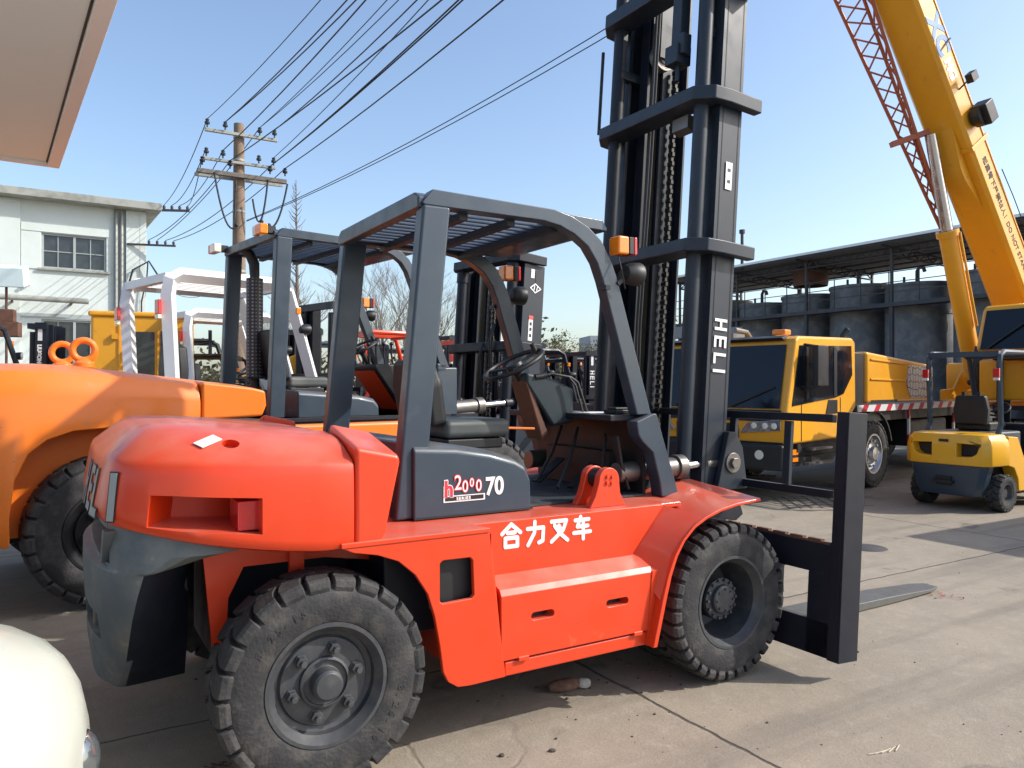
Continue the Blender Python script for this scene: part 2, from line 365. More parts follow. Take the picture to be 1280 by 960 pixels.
def guard(parent, hw, x0, zt, xc, leg, post_base, m=GRY, slats=13, visor=True, name='overhead_guard', pt=.085):
    """side frames, rear posts, roof slats, cross braces"""
    g = MB()
    xb, zb = leg; xi = xb - .104
    def frame(y0, y1):
        out = [(x0, zt-.07), (x0+.018, zt-.02), (x0+.055, zt), (xc-.30, zt-.015), (xc-.18, zt-.04), (xc-.08, zt-.085), (xc, zt-.145), (xc+.06, zt-.235), (xc+.105, zt-.33), (xb, zb)]
        inn = [(xi, zb), (xc+.01, zt-.36), (xc-.03, zt-.265), (xc-.09, zt-.185), (xc-.18, zt-.128), (xc-.27, zt-.095), (xc-.37, zt-.08), (x0+.01, zt-.078)]
        n = len(out); m_ = len(inn)
        # build as strips so that the outline stays clean
        strip_o = out; strip_i = [inn[-1]] + [inn[-1]] + [inn[-1]] + [inn[6], inn[5], inn[4], inn[3], inn[2], inn[1], inn[0]]
        ring = lambda o, i: [Vector((o[0], y0, o[1])), Vector((o[0], y1, o[1])), Vector((i[0], y1, i[1])), Vector((i[0], y0, i[1]))]
        so = [out[0]] + out[2:]; si = [(x0+.012, zt-.078), (x0+.06, zt-.078), inn[6], inn[5], inn[4], inn[3], inn[2], inn[1], inn[0]]
        return [ring(o, i) for o, i in zip(so, si)]
    for s in (-1, 1):
        y0, y1 = sorted((s*hw, s*(hw-.075)))
        f = MB(); f.loft(frame(y0, y1)); fo = f.build('side_rail', m, parent, bevel=.012, seg=2, sm=40)
        (bx, bz) = post_base
        y2, y3 = sorted((s*(hw+.003), s*(hw-pt)))
        p = MB(); p.loft([[Vector((bx, y2, bz)), Vector((bx+.138, y2, bz)), Vector((bx+.138, y3, bz)), Vector((bx, y3, bz))],
                          [Vector((x0+.005, y2, zt-.075)), Vector((x0+.148, y2, zt-.075)), Vector((x0+.148, y3, zt-.075)), Vector((x0+.005, y3, zt-.075))]])
        p.build('rear_post', m, parent, bevel=.014, seg=2)
        if s < 0 and False: pass
    b = MB(); a = hw - .02
    b.prism([(-a, zt-.09), (-a, zt-.035), (-a+.05, zt-.008), (a-.05, zt-.008), (a, zt-.035), (a, zt-.09)], x0-.012, x0+.05, plane='yz')
    b.build('rear_crossbar', m, parent, bevel=.01)
    sl = MB(); n = slats
    for i in range(n):
        y = -hw + .12 + (2*hw-.24)*i/(n-1)
        M = Matrix.Translation((0, y, zt-.055)) @ Matrix.Rotation(R(30), 4, 'X')
        sl.box(x0+.05, xc-.20, -.041, .041, -.003, .003, M=M)
    sl.build('roof_slats', m, parent, sm=0)
    br = MB()
    for t in (.3, .62, .93):
        x = x0 + (xc-.2-x0)*t
        br.box(x-.022, x+.022, -hw+.07, hw-.07, zt-.112, zt-.076)
    br.build('roof_braces', DRK, parent)
    if visor:
        v = MB(); v.prism([(-hw+.10, 0), (hw-.10, 0), (hw-.10, 1), (-hw+.10, 1)], 0, 1, plane='xy') if False else None
        v.loft([[Vector((xc-.24, -hw+.05, zt-.012)), Vector((xc-.24, hw-.05, zt-.012)), Vector((xc-.24, hw-.05, zt-.075)), Vector((xc-.24, -hw+.05, zt-.075))],
                [Vector((xc+.06, -hw+.07, zt-.018)), Vector((xc+.06, hw-.07, zt-.018)), Vector((xc+.06, hw-.07, zt-.075)), Vector((xc+.06, -hw+.07, zt-.075))],
                [Vector((xc+.16, -hw+.16, zt-.035)), Vector((xc+.16, hw-.16, zt-.035)), Vector((xc+.16, hw-.16, zt-.055)), Vector((xc+.16, -hw+.16, zt-.055))]])
        v.build('front_visor', m, parent, bevel=.006)

def tilt(x, z, deg):
    return Matrix.Translation((x, 0, z)) @ Matrix.Rotation(R(deg), 4, 'Y') @ Matrix.Translation((-x, 0, -z))
def chain_mb(b, x, y, z0, z1, s=.022, flip=False):
    n = int((z1 - z0) / (s*1.5))
    for i in range(n):
        z = z0 + i*s*1.5
        w = .016 if i % 2 else .026
        b.box(x-.010, x+.010, y-w, y+w, z, z+s*1.25)
def mast(parent, x, hw, z0, z1, beams, T, m=MST, cyl_r=.047, chain=True, z_in=None, sprocket=True, zc=None):
    """x = rear face of the outer channels, T = tilt matrix"""
    zi = z_in or z1; zc = zc or zi-.22
    for s in (-1, 1):
        o = MB(T); yw = s*hw
        def bx(b, xa, xb, ya, yb, za, zb): b.box(xa, xb, min(ya, yb), max(ya, yb), za, zb)
        bx(o, x, x+.19, yw, yw - s*.022, z0, z1)
        bx(o, x, x+.030, yw - s*.022, yw - s*.10, z0, z1)
        bx(o, x+.160, x+.19, yw - s*.022, yw - s*.10, z0, z1)
        o.box(x+.03, x+.034, min(yw + s*.002, yw + s*.004), max(yw + s*.002, yw + s*.004), z0, z1)
        o.box(x+.165, x+.169, min(yw + s*.002, yw + s*.004), max(yw + s*.002, yw + s*.004), z0, z1)
        o.build('outer_channel', m, parent, bevel=.004, seg=1)
        i = MB(T); yi = s*(hw-.108)
        bx(i, x+.09, x+.28, yi, yi - s*.022, z0+.15, zi)
        bx(i, x+.09, x+.118, yi - s*.022, yi - s*.09, z0+.15, zi)
        bx(i, x+.252, x+.28, yi - s*.022, yi - s*.09, z0+.15, zi)
        i.build('inner_channel', DRK, parent, bevel=.004, seg=1)
        g = MB(T); g.box(x+.12, x+.25, min(yi - s*.024, yi - s*.030), max(yi - s*.024, yi - s*.030), z0+.3, zi-.05); g.build('wear_strip', GRS, parent)
        c = MB(T); c.lathe([(cyl_r, z0+.2), (cyl_r, z1-.22)], 24, axis='z', o=(x-.075, s*(hw-.08), 0), cap=True)
        c.lathe([(cyl_r*1.18, z1-.22), (cyl_r*1.18, z1-.10), (cyl_r*.9, z1-.09)], 24, axis='z', o=(x-.075, s*(hw-.08), 0), cap=True)
        co = c.build('lift_cylinder', m if s < 0 else DRK, parent, sm=40)
        d = MB(T); d.lathe([(cyl_r*.55, z1-.1), (cyl_r*.55, z1+.3)], 16, axis='z', o=(x-.075, s*(hw-.08), 0), cap=True); d.build('rod', CHR, co, sm=40)
        if chain:
            t3 = MB(T); bx(t3, x+.21, x+.40, s*(hw-.20), s*(hw-.22), z0+.2, zi); bx(t3, x+.38, x+.40, s*(hw-.22), s*(hw-.28), z0+.2, zi); t3.build('carriage_channel', m, parent, bevel=.003, seg=1)
            ch = MB(T); chain_mb(ch, x+.29, s*(hw-.26), z0+.6, zc-.03); ch.build('chain', OIL, parent, sm=0)
            if sprocket:
                p = MB(T); p.lathe([(.02, -.03), (.045, -.03), (.05, -.02), (.07, -.02), (.078, -.03), (.092, -.03), (.092, .03), (.02, .03)], 28, axis='y', o=(x+.16, s*(hw-.26), zc)); p.build('chain_pulley', STL, parent)
                p = MB(T); p.box(x+.10, x+.22, s*(hw-.26)-.05, s*(hw-.26)-.035, zc-.02, zc+.35); p.box(x+.10, x+.22, s*(hw-.26)+.035, s*(hw-.26)+.05, zc-.02, zc+.35); p.build('pulley_fork', m, parent)
    for (za, th) in beams:
        b = MB(T); e = hw
        pts = [(x-.19, -e+.04), (x-.10, -e-.06), (x+.02, -e-.075), (x+.29, -e-.070), (x+.29, -e-.006), (x-.02, -e-.006), (x-.02, e+.006), (x+.29, e+.006), (x+.29, e+.070), (x+.02, e+.075), (x-.10, e+.06), (x-.19, e-.04)]
        b.prism(pts, za-th/2, za+th/2, plane='xy'); b.build('crossbeam', m, parent, bevel=.008)

def steering(parent, c, r=.18, tiltdeg=58, m=BLK, base=None, colm=TEAL):
    """wheel ring with spokes on a leaning column"""
    T = Matrix.Translation(c) @ Matrix.Rotation(R(-(90-tiltdeg)), 4, 'Y')
    b = MB(T)
    b.tube([(r*math.cos(2*PI*k/36), r*math.sin(2*PI*k/36), 0) for k in range(36)] + [(r, 0, 0), (r*math.cos(2*PI/36), r*math.sin(2*PI/36), 0)], .0135, 8, cap=False)
    for a in (0, 2.1, 4.2): b.bar((0, 0, -.02), (r*math.cos(a), r*math.sin(a), 0), .03, .012)
    b.lathe([(.0001, .012), (.05, .008), (.055, -.01), (.04, -.05), (.03, -.06)], 20, axis='z')
    b.tube([(r*.85, -.02, .0), (r*.85, -.02, .055)], .016, 10)
    w = b.build('steering_wheel', m, parent)
    if base:
        p = T @ Vector((0, 0, -.04)); k = MB(); k.tube([p, p.lerp(Vector(base), .5), base], [.028, .032, .04], 12); k.build('steering_column', m, parent)
    return w
def seat(parent, x, y, z, m=SEAT, m2=BLK, h=.45):
    b = MB(); b.box(x, x+.40, y-.22, y+.22, z, z+.10); b.build('seat_cushion', m, parent, bevel=.035, seg=3)
    b = MB(); b.box(x+.02, x+.36, y-.20, y+.20, z-.06, z-.004); b.build('seat_base', m2, parent, bevel=.01)
    M = Matrix.Translation((x+.02, y, z+.06)) @ Matrix.Rotation(R(-10), 4, 'Y')
    b = MB(); b.prism([(-.22, .02), (.22, .02), (.24, .25), (.17, h), (-.17, h), (-.24, .25)], -.10, 0, plane='yz', M=M); b.build('seat_backrest', m2, parent, bevel=.03, seg=3)

def lamp(parent, p, s=.06, m=AMB, name='turn_signal', stripe=True, rz=0):
    T = Matrix.Translation(p) @ Matrix.Rotation(rz, 4, 'Z')
    b = MB(T); b.box(-s, s*.35, -s*.8, s*.8, -s*.9, s*.9); o = b.build(name, m, parent, bevel=s*.22, seg=3)
    if stripe:
        c = MB(T); c.box(s*.36, s*.95, -s*.78, s*.78, -s*.86, s*.86); c.build('lamp_housing', BLK, o, bevel=s*.1)
        d = MB(T); d.box(s*.96, s*1.35, -s*.8, s*.8, -s*.88, s*.88); d.build('red_edge', RLN, o, bevel=s*.12)
    return o
def headlamp(parent, p, r=.055):
    T = Matrix.Translation(p)
    b = MB(T); b.lathe([(.0001, -.06), (r*.7, -.05), (r, -.01), (r*1.05, .04), (r, .05)], 20, axis='x'); o = b.build('headlight', BLK, parent, bevel=.004)
    c = MB(T); c.lathe([(r*.98, .046), (r*.6, .058), (.0001, .062)], 20, axis='x'); c.build('lens', CLN, o)
    return o

def loft_sym(levels):
    """levels: (z, half outline [(x, -y>=0) from rear centre round to front centre]) mirrored into closed rings"""
    rings = []
    for z, half in levels:
        ring = [Vector((x, -y, z if zz is None else zz)) for x, y, zz in [(h + (None,))[:3] for h in half]]
        ring += [Vector((v.x, -v.y, v.z)) for v in ring[::-1] if abs(v.y) > 1e-6]
        rings.append(ring)
    return rings

# ------------------------------------------------------------------ the red forklift
A31 = R(31)
main = thing('forklift', 'large orange-red forklift with dark raised mast, standing in front of everything else', 'forklift', (-1.198, 3.779, 0), A31)

def chaikin(p, n=1):
    for _ in range(n):
        q = [p[0]]
        for a, c_ in zip(p, p[1:]):
            q.append(tuple(.75*u + .25*v for u, v in zip(a, c_))); q.append(tuple(.25*u + .75*v for u, v in zip(a, c_)))
        q.append(p[-1]); p = q
    return p
def cw_outline(sx=1., sy=1., dx=0.):
    pts = [(-.79, 0), (-.788, .25), (-.780, .50), (-.765, .62), (-.742, .69), (-.66, .78), (-.54, .855), (-.48, .885), (-.40, .91), (-.2, .94), (0, .95), (.105, .945), (.105, 0)]
    return [(.105 + (x-.105)*sx + (dx if x < .1 else 0), y*sy) for x, y in pts]
lv = [(.935, cw_outline(.955, .955)), (.945, cw_outline(.985, .985)), (.965, cw_outline(.998, .998)), (.985, cw_outline()), (1.12, cw_outline(.998, 1.0)), (1.25, cw_outline(.975, .995)), (1.29, cw_outline(.966, .99)), (1.315, cw_outline(.955, .975)),
      (1.38, cw_outline(.87, .865)), (1.412, cw_outline(.825, .79)), (1.430, cw_outline(.78, .72)), (1.442, cw_outline(.6, .6))]
def front_drop(levels, amt=.06):
    out = []
    for z, o in levels:
        out.append((z, [(x, y, z - (amt*max(0, (x+.55)/.65)*max(0, (z-1.2)/.25))) for x, y in o]))
    return out
lv = [(z, [o[0]] + chaikin(o[1:-2], 1) + o[-2:]) for z, o in lv]
lv = front_drop(lv)
lv = [(z, [(x, y, zz + .125*min(1.15, max(0, (-x+.0)/.72))**1.4*max(0, min(1, (1.14-zz)/.15))) for x, y, zz in o]) for z, o in lv]
b = MB(); b.loft(loft_sym(lv))
cw = b.build('counterweight', RED, main, sm=50)
cs = []
for s in (-1, 1):
    c = MB(); c.loft([[Vector((-.655, s*1.1, 1.072)), Vector((-.244, s*1.1, 1.03)), Vector((-.244, s*1.1, 1.165)), Vector((-.64, s*1.1, 1.192))],
                      [Vector((-.655, s*.86, 1.072)), Vector((-.244, s*.86, 1.03)), Vector((-.244, s*.86, 1.165)), Vector((-.64, s*.86, 1.192))],
                      [Vector((-.52, s*.62, 1.075)), Vector((-.20, s*.60, 1.045)), Vector((-.20, s*.60, 1.15)), Vector((-.51, s*.62, 1.17))]])
    cs.append(c.build('c', RED, main, sm=0))
c = MB(Matrix.Translation((-.33, -.80, 1.375)) @ Matrix.Rotation(R(40), 4, 'X')); c.lathe([(.032, -.06), (.032, .2)], 20, axis='z', cap=True); cs.append(c.build('c', RED, main))
cut(cw, cs, sm=30); 
bv = cw.modifiers.new('bevel', 'BEVEL'); bv.width = .006; bv.segments = 2; bv.limit_method = 'ANGLE'; bv.angle_limit = R(40)
b = MB(); b.box(-.32, -.215, -.87, -.72, 1.038, 1.15); b.build('red_lamp_in_recess', RLN, cw, bevel=.005)
b = MB(); b.box(-.045, .045, -.026, .026, -.002, .0012, M=Matrix.Translation((-.408, -.765, 1.3735)) @ Vector((-.11, -.40, .91)).to_track_quat('Z', 'X').to_matrix().to_4x4() @ Matrix.Rotation(R(135), 4, 'Z')); st = b.build('sticker', PAP, cw)
# four big letters across the rear face, each lying on the local surface
import bisect
def rear_pt(y):
    pts = sorted((b_, a_) for a_, b_ in cw_outline()[:8]); y = abs(y)
    for (y0, x0), (y1, x1) in zip(pts, pts[1:]):
        if y0 <= y <= y1: return x0 + (x1-x0)*(y-y0)/(y1-y0), (x1-x0)/(y1-y0)
lets = [('H', .52, .20), ('E', .13, .19), ('L', -.24, .18), ('I', -.70, .0)]
for ch, ystart, wd in [('H', -.06, 0), ('E', -.29, 0), ('L', -.49, 0), ('I', -.705, 0)]:
    for k, (m_, w_, off) in enumerate(((BLK, .040, .001), (GLT, .030, .003))):
        yc = ystart - (.06 if ch != 'I' else 0); xx, sl = rear_pt(yc); sgn = 1 if yc > 0 else -1
        xa = Vector((-sl, -1, 0)) if yc < 0 else Vector((sl, -1, 0))
        xa = Vector((sl, -1, 0)) if yc < 0 else Vector((-sl, -1, 0))
        nrm = xa.normalized().cross(Vector((0, 0, 1)))
        org = Vector((xx, yc, 1.105)) - xa.normalized()*(.06 if ch != 'I' else 0) + nrm*off
        g, wdt = HELI[ch]
        strokes([[(p[0]*.145, p[1]*.145) for p in l] for l in g], w_, m_, 'lettering', cw, pmat(org + Vector((-.004, 0, 0)), xa, Vector((.17, 0, 1)) - xa.normalized()*xa.normalized().dot(Vector((.17, 0, 1)))), square=True, th=.001)
# shoulder panels in front of the counterweight
for s in (-1, 1):
    b = MB()
    y = lambda v: -s*v if False else s*v
    prof = [(.112, .935), (.17, .938), (.215, .95), (.238, .985), (.302, 1.315), (.298, 1.345), (.112, 1.385)]
    rings = []
    for yy, dz in ((.945, 0), (.60, .035)):
        rings.append([Vector((x, s*yy, z + (dz if z > 1.2 else 0) + (-.045 if (z > 1.3 and yy > .9) else 0))) for x, z in prof])
    b.loft(rings); b.build('shoulder_panel', RED, main, bevel=.018, seg=3)
b = MB(); b.box(.11, .28, -.60, .60, 1.0, 1.34); b.build('rear_bulkhead', RED, main, bevel=.01)

# lower grey counterweight with the tow pocket
def half(A, B, Cc, D, E_, F): return [A, B, Cc, D, E_, F]
lw = [(.335, [(-.755, 0), (-.745, .13), (-.69, .28), (-.665, .31), (-.42, .27), (-.42, 0)]),
      (.50, [(-.780, 0), (-.768, .22), (-.70, .47), (-.645, .51), (-.42, .34), (-.42, 0)]),
      (.70, [(-.792, 0), (-.782, .30), (-.71, .62), (-.625, .67), (-.42, .38), (-.42, 0)]),
      (.80, [(-.798, 0), (-.788, .36), (-.712, .68), (-.605, .74), (-.42, .40), (-.42, 0)]),
      (.885, [(-.795, 0), (-.785, .40), (-.705, .71), (-.58, .77), (-.40, .42), (-.41, 0)]),
      (.895, [(-.760, 0), (-.752, .42), (-.700, .72), (-.560, .80), (-.38, .45), (-.40, 0)]),
      (.955, [(-.755, 0), (-.748, .46), (-.695, .735), (-.440, .85), (-.30, .80), (-.30, 0)]),
      (1.07, [(-.75, 0, 1.07), (-.742, .46, 1.07), (-.69, .73, 1.065), (-.46, .835, 1.015), (-.30, .80, .99), (-.30, 0, .99)])]
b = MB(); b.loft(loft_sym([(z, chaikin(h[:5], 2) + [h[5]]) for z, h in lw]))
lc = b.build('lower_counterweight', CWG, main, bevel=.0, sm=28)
c1 = MB(); c1.box(-.9, -.60, -.56, .56, .905, 1.03); c1 = c1.build('c', CWG, main)
c2 = MB(); c2.lathe([(.045, .62), (.045, 1.0)], 20, axis='x', o=(-1.3, -.38, .765), cap=True); c2 = c2.build('c', CWG, main)
c3 = MB(); c3.box(-.9, -.66, -.36, .10, .56, .67); c3 = c3.build('c', CWG, main)
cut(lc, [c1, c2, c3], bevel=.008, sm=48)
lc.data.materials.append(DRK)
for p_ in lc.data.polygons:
    if p_.normal.x > .12 and p_.center.x > -.69 and p_.center.z < .88: p_.material_index = 1  # wheel-arch faces coloured dark to stand in for the shade of the recess
b = MB(); b.prism([(-.50, .90), (-.42, .90), (-.56, 1.04), (-.64, 1.04)], -.752, -.70, plane='yz'); b.build('tow_bracket', CWG, main, bevel=.004)
b = MB(); b.lathe([(.028, .48), (.028, .84), (.045, .84), (.045, .87)], 16, axis='z', o=(-.735, -.10, 0), cap=True); b.build('tow_pin', STL, main)

# chassis
b = MB()
b.box(-.30, 2.35, -.30, .30, .36, .80); b.box(.30, 1.75, -.76, .76, .50, .93)
b.build('chassis', DRK, main, bevel=.01)
b = MB(); b.box(-.16, .16, -.70, .70, .34, .52); b.box(-.10, .10, -.72, -.60, .30, .62); b.box(-.10, .10, .60, .72, .30, .62); b.build('steering_axle', DRK, main, bevel=.02)
b = MB(); b.tube([(2.2, -.85, .42), (2.2, .85, .42)], .11, 20); b.box(1.95, 2.4, -.35, .35, .30, .62); b.build('drive_axle', DRK, main, bevel=.01)
for s in (-1, 1):
    b = MB(); b.prism([(-.40, .94), (.56, .94), (.60, .42), (.53, .42), (.50, .60), (.44, .72), (.34, .80), (.10, .84), (-.24, .84), (-.30, .72), (-.31, .52), (-.36, .52)], s*.56, s*.585); b.build('inner_arch_plate', RED, main, sm=0)
    b = MB(); b.box(.545, .57, min(s*.60, s*.88), max(s*.60, s*.88), .38, .93); b.build('arch_front_plate', RED, main)
    b = MB(); b.box(-.06, .0, min(s*.59, s*.62), max(s*.59, s*.62), .76, .93); b.build('arch_gusset', RED, main)
# deck and side panels
b = MB(); b.prism([(.10, -.80), (1.97, -.80), (1.97, .80), (.10, .80)], .935, .962, plane='xy'); b.build('deck', RED, main, bevel=.006)
b = MB(); b.box(1.13, 1.93, -.55, .55, .965, .975); b.build('floor_mat', FLR, main)
for s in (-1, 1):
    Y = lambda v: s*v
    arch = [(.06, .93)] + [(.06 + .40*math.sin(t), .50 + .385*math.cos(t) + .03*(1-t/1.57)) for t in [i*1.45/9 for i in range(2, 10)]]
    arch = [(.06, .945), (.10, .925), (.20, .905), (.29, .87), (.365, .805), (.42, .72), (.452, .62), (.475, .50), (.492, .38), (.515, .335), (.56, .305), (.62, .300)]
    sk = arch + [(.795, .303), (.742, .70), (.715, .945)]
    b = MB(); b.prism(sk, Y(.95), Y(.925)); so = b.build('wheel_arch_skirt', RED, main, sm=30)
    c = MB(); c.prism([(.476, .68), (.49, .668), (.625, .672), (.638, .685), (.632, .835), (.62, .848), (.49, .85), (.476, .838)], Y(1.2), Y(.8)); cut(so, [c.build('c', RED, main)], bevel=.004)
    b = MB(); b.box(.45, .67, min(Y(.885), Y(.90)), max(Y(.885), Y(.90)), .64, .88); b.build('skirt_shade_backing', BLK, main)  # black sheet close behind the opening, standing in for the shade inside
    b = MB(); b.prism([(.05, .80), (.675, .80), (.715, .955), (.05, .955)], .945, .967, plane='xy', M=Matrix.Diagonal((1, s, 1, 1))); b.build('side_flange', RED, main, bevel=.005)
    b = MB(); b.prism([(.70, .70), (1.60, .70), (1.83, .955), (1.83, .9615), (.70, .9615)], Y(.822), Y(.80)); b.build('side_panel', RED, main, bevel=.004)
    b = MB(); b.loft([[Vector((.722, Y(.948), .30)), Vector((.722, Y(.82), .30)), Vector((.722, Y(.82), .944)), Vector((.722, Y(.948), .944))],
                      [Vector((.796, Y(.946), .30)), Vector((.80, Y(.82), .30)), Vector((.745, Y(.82), .944)), Vector((.738, Y(.90), .944))]]); b.build('skirt_return', RED, main, bevel=.006)
    bx = MB(); ring = lambda x: [Vector((x, Y(.948), .372)), Vector((x, Y(.945), .655)), Vector((x, Y(.928), .682)), Vector((x, Y(.80), .728)), Vector((x, Y(.80), .372))]
    bx.loft([ring(.775), ring(1.645)]); bo = bx.build('step_box', RED, main, sm=30)
    c1 = MB(); c1.prism(capsule(.93, 1.055, .528, .562), Y(1.1), Y(.88)); c2 = MB(); c2.prism(capsule(1.355, 1.49, .522, .556), Y(1.1), Y(.88))
    cut(bo, [c1.build('c', RED, main), c2.build('c', RED, main)], bevel=.007)
    b = MB(); b.box(.94, 1.48, min(Y(.884), Y(.889)), max(Y(.884), Y(.889)), .52, .57); b.build('slot_backing', BLK, main)
    b = MB(); b.box(.797, 1.64, min(Y(.80), Y(.938)), max(Y(.80), Y(.938)), .298, .362); b.build('sill', RED, main, bevel=.008)
    for hx in (.86, 1.52):
        b = MB(); b.box(hx, hx+.055, min(Y(.935), Y(.955)), max(Y(.935), Y(.955)), .358, .378); b.build('hinge', RED, main, bevel=.003)
    # front fender: a curved sheet, inner edge a little higher
    fo = [(1.602, .30), (1.635, .42), (1.668, .54), (1.70, .64), (1.745, .735), (1.80, .81), (1.875, .872), (1.96, .912), (2.06, .942), (2.18, .962), (2.36, .975)]
    rings = []
    for (x, z) in fo:
        t = min(1, max(0, (z-.6)/.35)); xi = x; zi = z + .05*t; tx, tz = .022*(1-t)+.004, .0+.016*t
        rings.append([Vector((x, Y(1.0), z)), Vector((xi, Y(.45), zi)), Vector((xi + tx, Y(.45), zi - tz)), Vector((x + tx, Y(1.0), z - tz))])
    b = MB(); b.loft(rings); b.build('front_fender', RED, main, bevel=.004, sm=50)
    b = MB()
    ln = [((1.60, .71), (1.66, .52)), ((1.62, .73), (1.70, .64)), ((1.70, .815), (1.80, .81)), ((1.78, .90), (1.875, .872)), ((1.84, .955), (1.955, .910))]
    b.loft([[Vector((a[0], Y(.80), a[1])), Vector((c_[0], Y(.985), c_[1])), Vector((c_[0]+.012, Y(.97), c_[1]-.015)), Vector((a[0]+.012, Y(.78), a[1]-.015))] for a, c_ in ln])
    b.build('fender_gusset', RED, main, sm=60)
    b = MB(); b.loft([[Vector((1.648, Y(.95), .30)), Vector((1.648, Y(.80), .30)), Vector((1.60, Y(.80), .30)), Vector((1.60, Y(.95), .30))],
                      [Vector((1.70, Y(.95), .66)), Vector((1.70, Y(.80), .72)), Vector((1.64, Y(.80), .72)), Vector((1.64, Y(.95), .66))]]); b.build('fender_brace', RED, main)
# Chinese maker's name on the side
for i, ch in enumerate('合力叉车'):
    s_ = .108; x = .845 + i*.134
    strokes([[(p[0]*s_, p[1]*s_) for p in l] for l in HZ[ch]], .019, LET, 'lettering', main, side(x, -.8225, .838), th=.0012)
# hood
b = MB()
def hoodring(y, dz): return [Vector((.50, y, .965)), Vector((1.135, y, .965)), Vector((1.13, y, 1.12+dz*.3)), Vector((1.10, y, 1.195+dz)), Vector((1.04, y, 1.228+dz)), Vector((.90, y, 1.268+dz)), Vector((.72, y, 1.298+dz)), Vector((.50, y, 1.312+dz))]
b.loft([hoodring(-.625, -.03), hoodring(-.612, -.012), hoodring(-.55, .004), hoodring(.55, .004), hoodring(.612, -.012), hoodring(.625, -.03)])
hood = b.build('engine_hood', GRY, main, bevel=.012, seg=2, sm=50)
b = MB(); b.box(.50, 1.14, -.632, .632, .968, .976); b.build('hood_seal', BLK, main)
Z0 = 1.058; RDL = mat('red_lettering', (.62, .03, .05), .5)
text('70', .118, LET, 'lettering', hood, side(.872, -.6265, Z0), bold=.0035, sx=.86)
text('h', .105, LET, 'lettering', hood, side(.652, -.6275, Z0+.006), bold=.007, sx=.9)
text('h', .105, RDL, 'lettering', hood, side(.652, -.6285, Z0+.006), bold=.0035, sx=.9)
for i, (x, z, s_) in enumerate(((.703, .035, .078), (.745, .022, .062), (.785, .045, .045), (.818, .022, .062))):
    text('2000'[i], s_*1.25, RDL, 'lettering', hood, side(x, -.6275, Z0+z), bold=.0045, sx=.85)
    text('2000'[i], s_*1.25, LET, 'lettering', hood, side(x, -.6285, Z0+z), bold=.0, sx=.85)
b = MB(); b.box(.649, .869, -.6278, -.625, Z0-.022, Z0+.008); b.build('decal_white_border', LET, hood)
b = MB(); b.box(.649, .653, -.6278, -.625, Z0+.009, Z0+.055); b.build('decal_side_line', LET, hood)
b = MB(); b.box(.657, .861, -.6290, -.6280, Z0-.016, Z0+.004); b.build('decal_black_band', BLK, hood)
text('SERIES', .02, LET, 'lettering', hood, side(.715, -.6294, Z0-.0135), bold=.0006, sx=1.1, space=1.25)
# overhead guard
guard(main, .60, .553, 2.50, 1.593, (1.942, 1.42), (.42, .967), visor=True)
# cowl at the foot of the front legs
cp = [(1.811, 1.377), (1.93, 1.428), (1.955, 1.424), (2.115, .985), (2.05, .95), (1.991, .962), (1.979, 1.03), (1.927, 1.215), (1.851, 1.275), (1.824, 1.311)]
for s in (-1, 1):
    b = MB()
    # split into convex-ish strips for clean faces
    o_ = [(1.93, 1.428), (1.955, 1.424), (1.985, 1.34), (2.01, 1.27), (2.03, 1.215), (2.09, 1.05), (2.12, .962)]
    i_ = [(1.811, 1.385), (1.813, 1.36), (1.824, 1.311), (1.851, 1.275), (1.925, 1.215), (1.975, 1.05), (1.99, .962)]
    b.loft([[Vector((a[0], s*.63, a[1])), Vector((c_[0], s*.63, c_[1])), Vector((c_[0], s*.54, c_[1])), Vector((a[0], s*.54, a[1]))] for a, c_ in zip(o_, i_)])
    b.build('cowl_side', GRY, main, bevel=.008)
b = MB(); b.box(1.70, 1.955, -.54, .54, 1.385, 1.42, ); b.build('cowl_top', DRK, main, bevel=.006)
b = MB(); b.box(1.93, 1.95, -.54, .54, .97, 1.385); b.build('cowl_front', BLK, main)
b = MB(); b.box(1.74, 1.93, -.30, -.13, 1.4215, 1.424); b.build('paper', PAP, main)
b = MB(); b.box(1.79, 1.90, -.48, -.36, 1.421, 1.445); b.box(1.80, 1.89, -.46, -.38, 1.445, 1.458); b.build('control_box', BLK, main, bevel=.006)
b = MB()
for (p, q) in (((1.80, -.1, 1.33), (1.55, -.25, 1.0)), ((1.82, .1, 1.33), (1.6, .05, 1.0)), ((1.85, -.3, 1.3), (1.7, -.42, 1.0))):
    b.tube([p, ((p[0]+q[0])/2+.02, (p[1]+q[1])/2, (p[2]+q[2])/2), q], .010, 8)
b.bar((1.62, -.28, 1.0), (1.82, -.22, 1.12), .05, .012); b.bar((1.60, .05, 1.0), (1.80, .08, 1.13), .07, .012)
b.box(1.84, 1.95, -.35, .3, .98, 1.2)
b.build('pedals_and_linkage', BLK, main)
b = MB()
for i in range(4): b.tube([(1.78, -.50+.02*i, 1.30), (1.80+.01*i, -.51+.02*i, 1.15), (1.86, -.50+.015*i, 1.0)], .011, 8)
b.build('hydraulic_hoses', BLK, main)
seat(main, .86, 0, 1.30, h=.38)
b = MB(); b.bar((1.17, -.05, 1.345), (1.50, -.08, 1.33), .022, .014); b.build('orange_lever', ORG, main, bevel=.004)
steering(main, (1.41, 0, 1.705), .185, 62, base=(1.62, 0, 1.36))
b = MB(); b.loft([[Vector((1.44, y, z)) for y, z in ((-.09, 1.60), (.09, 1.60), (.09, 1.66), (-.09, 1.66))],
                  [Vector((1.62, y, z)) for y, z in ((-.11, 1.34), (.11, 1.34), (.11, 1.62), (-.11, 1.62))],
                  [Vector((1.76, y, z)) for y, z in ((-.12, 1.36), (.12, 1.36), (.12, 1.56), (-.12, 1.56))]])
b.build('instrument_panel', TEAL, main, bevel=.02, seg=3)
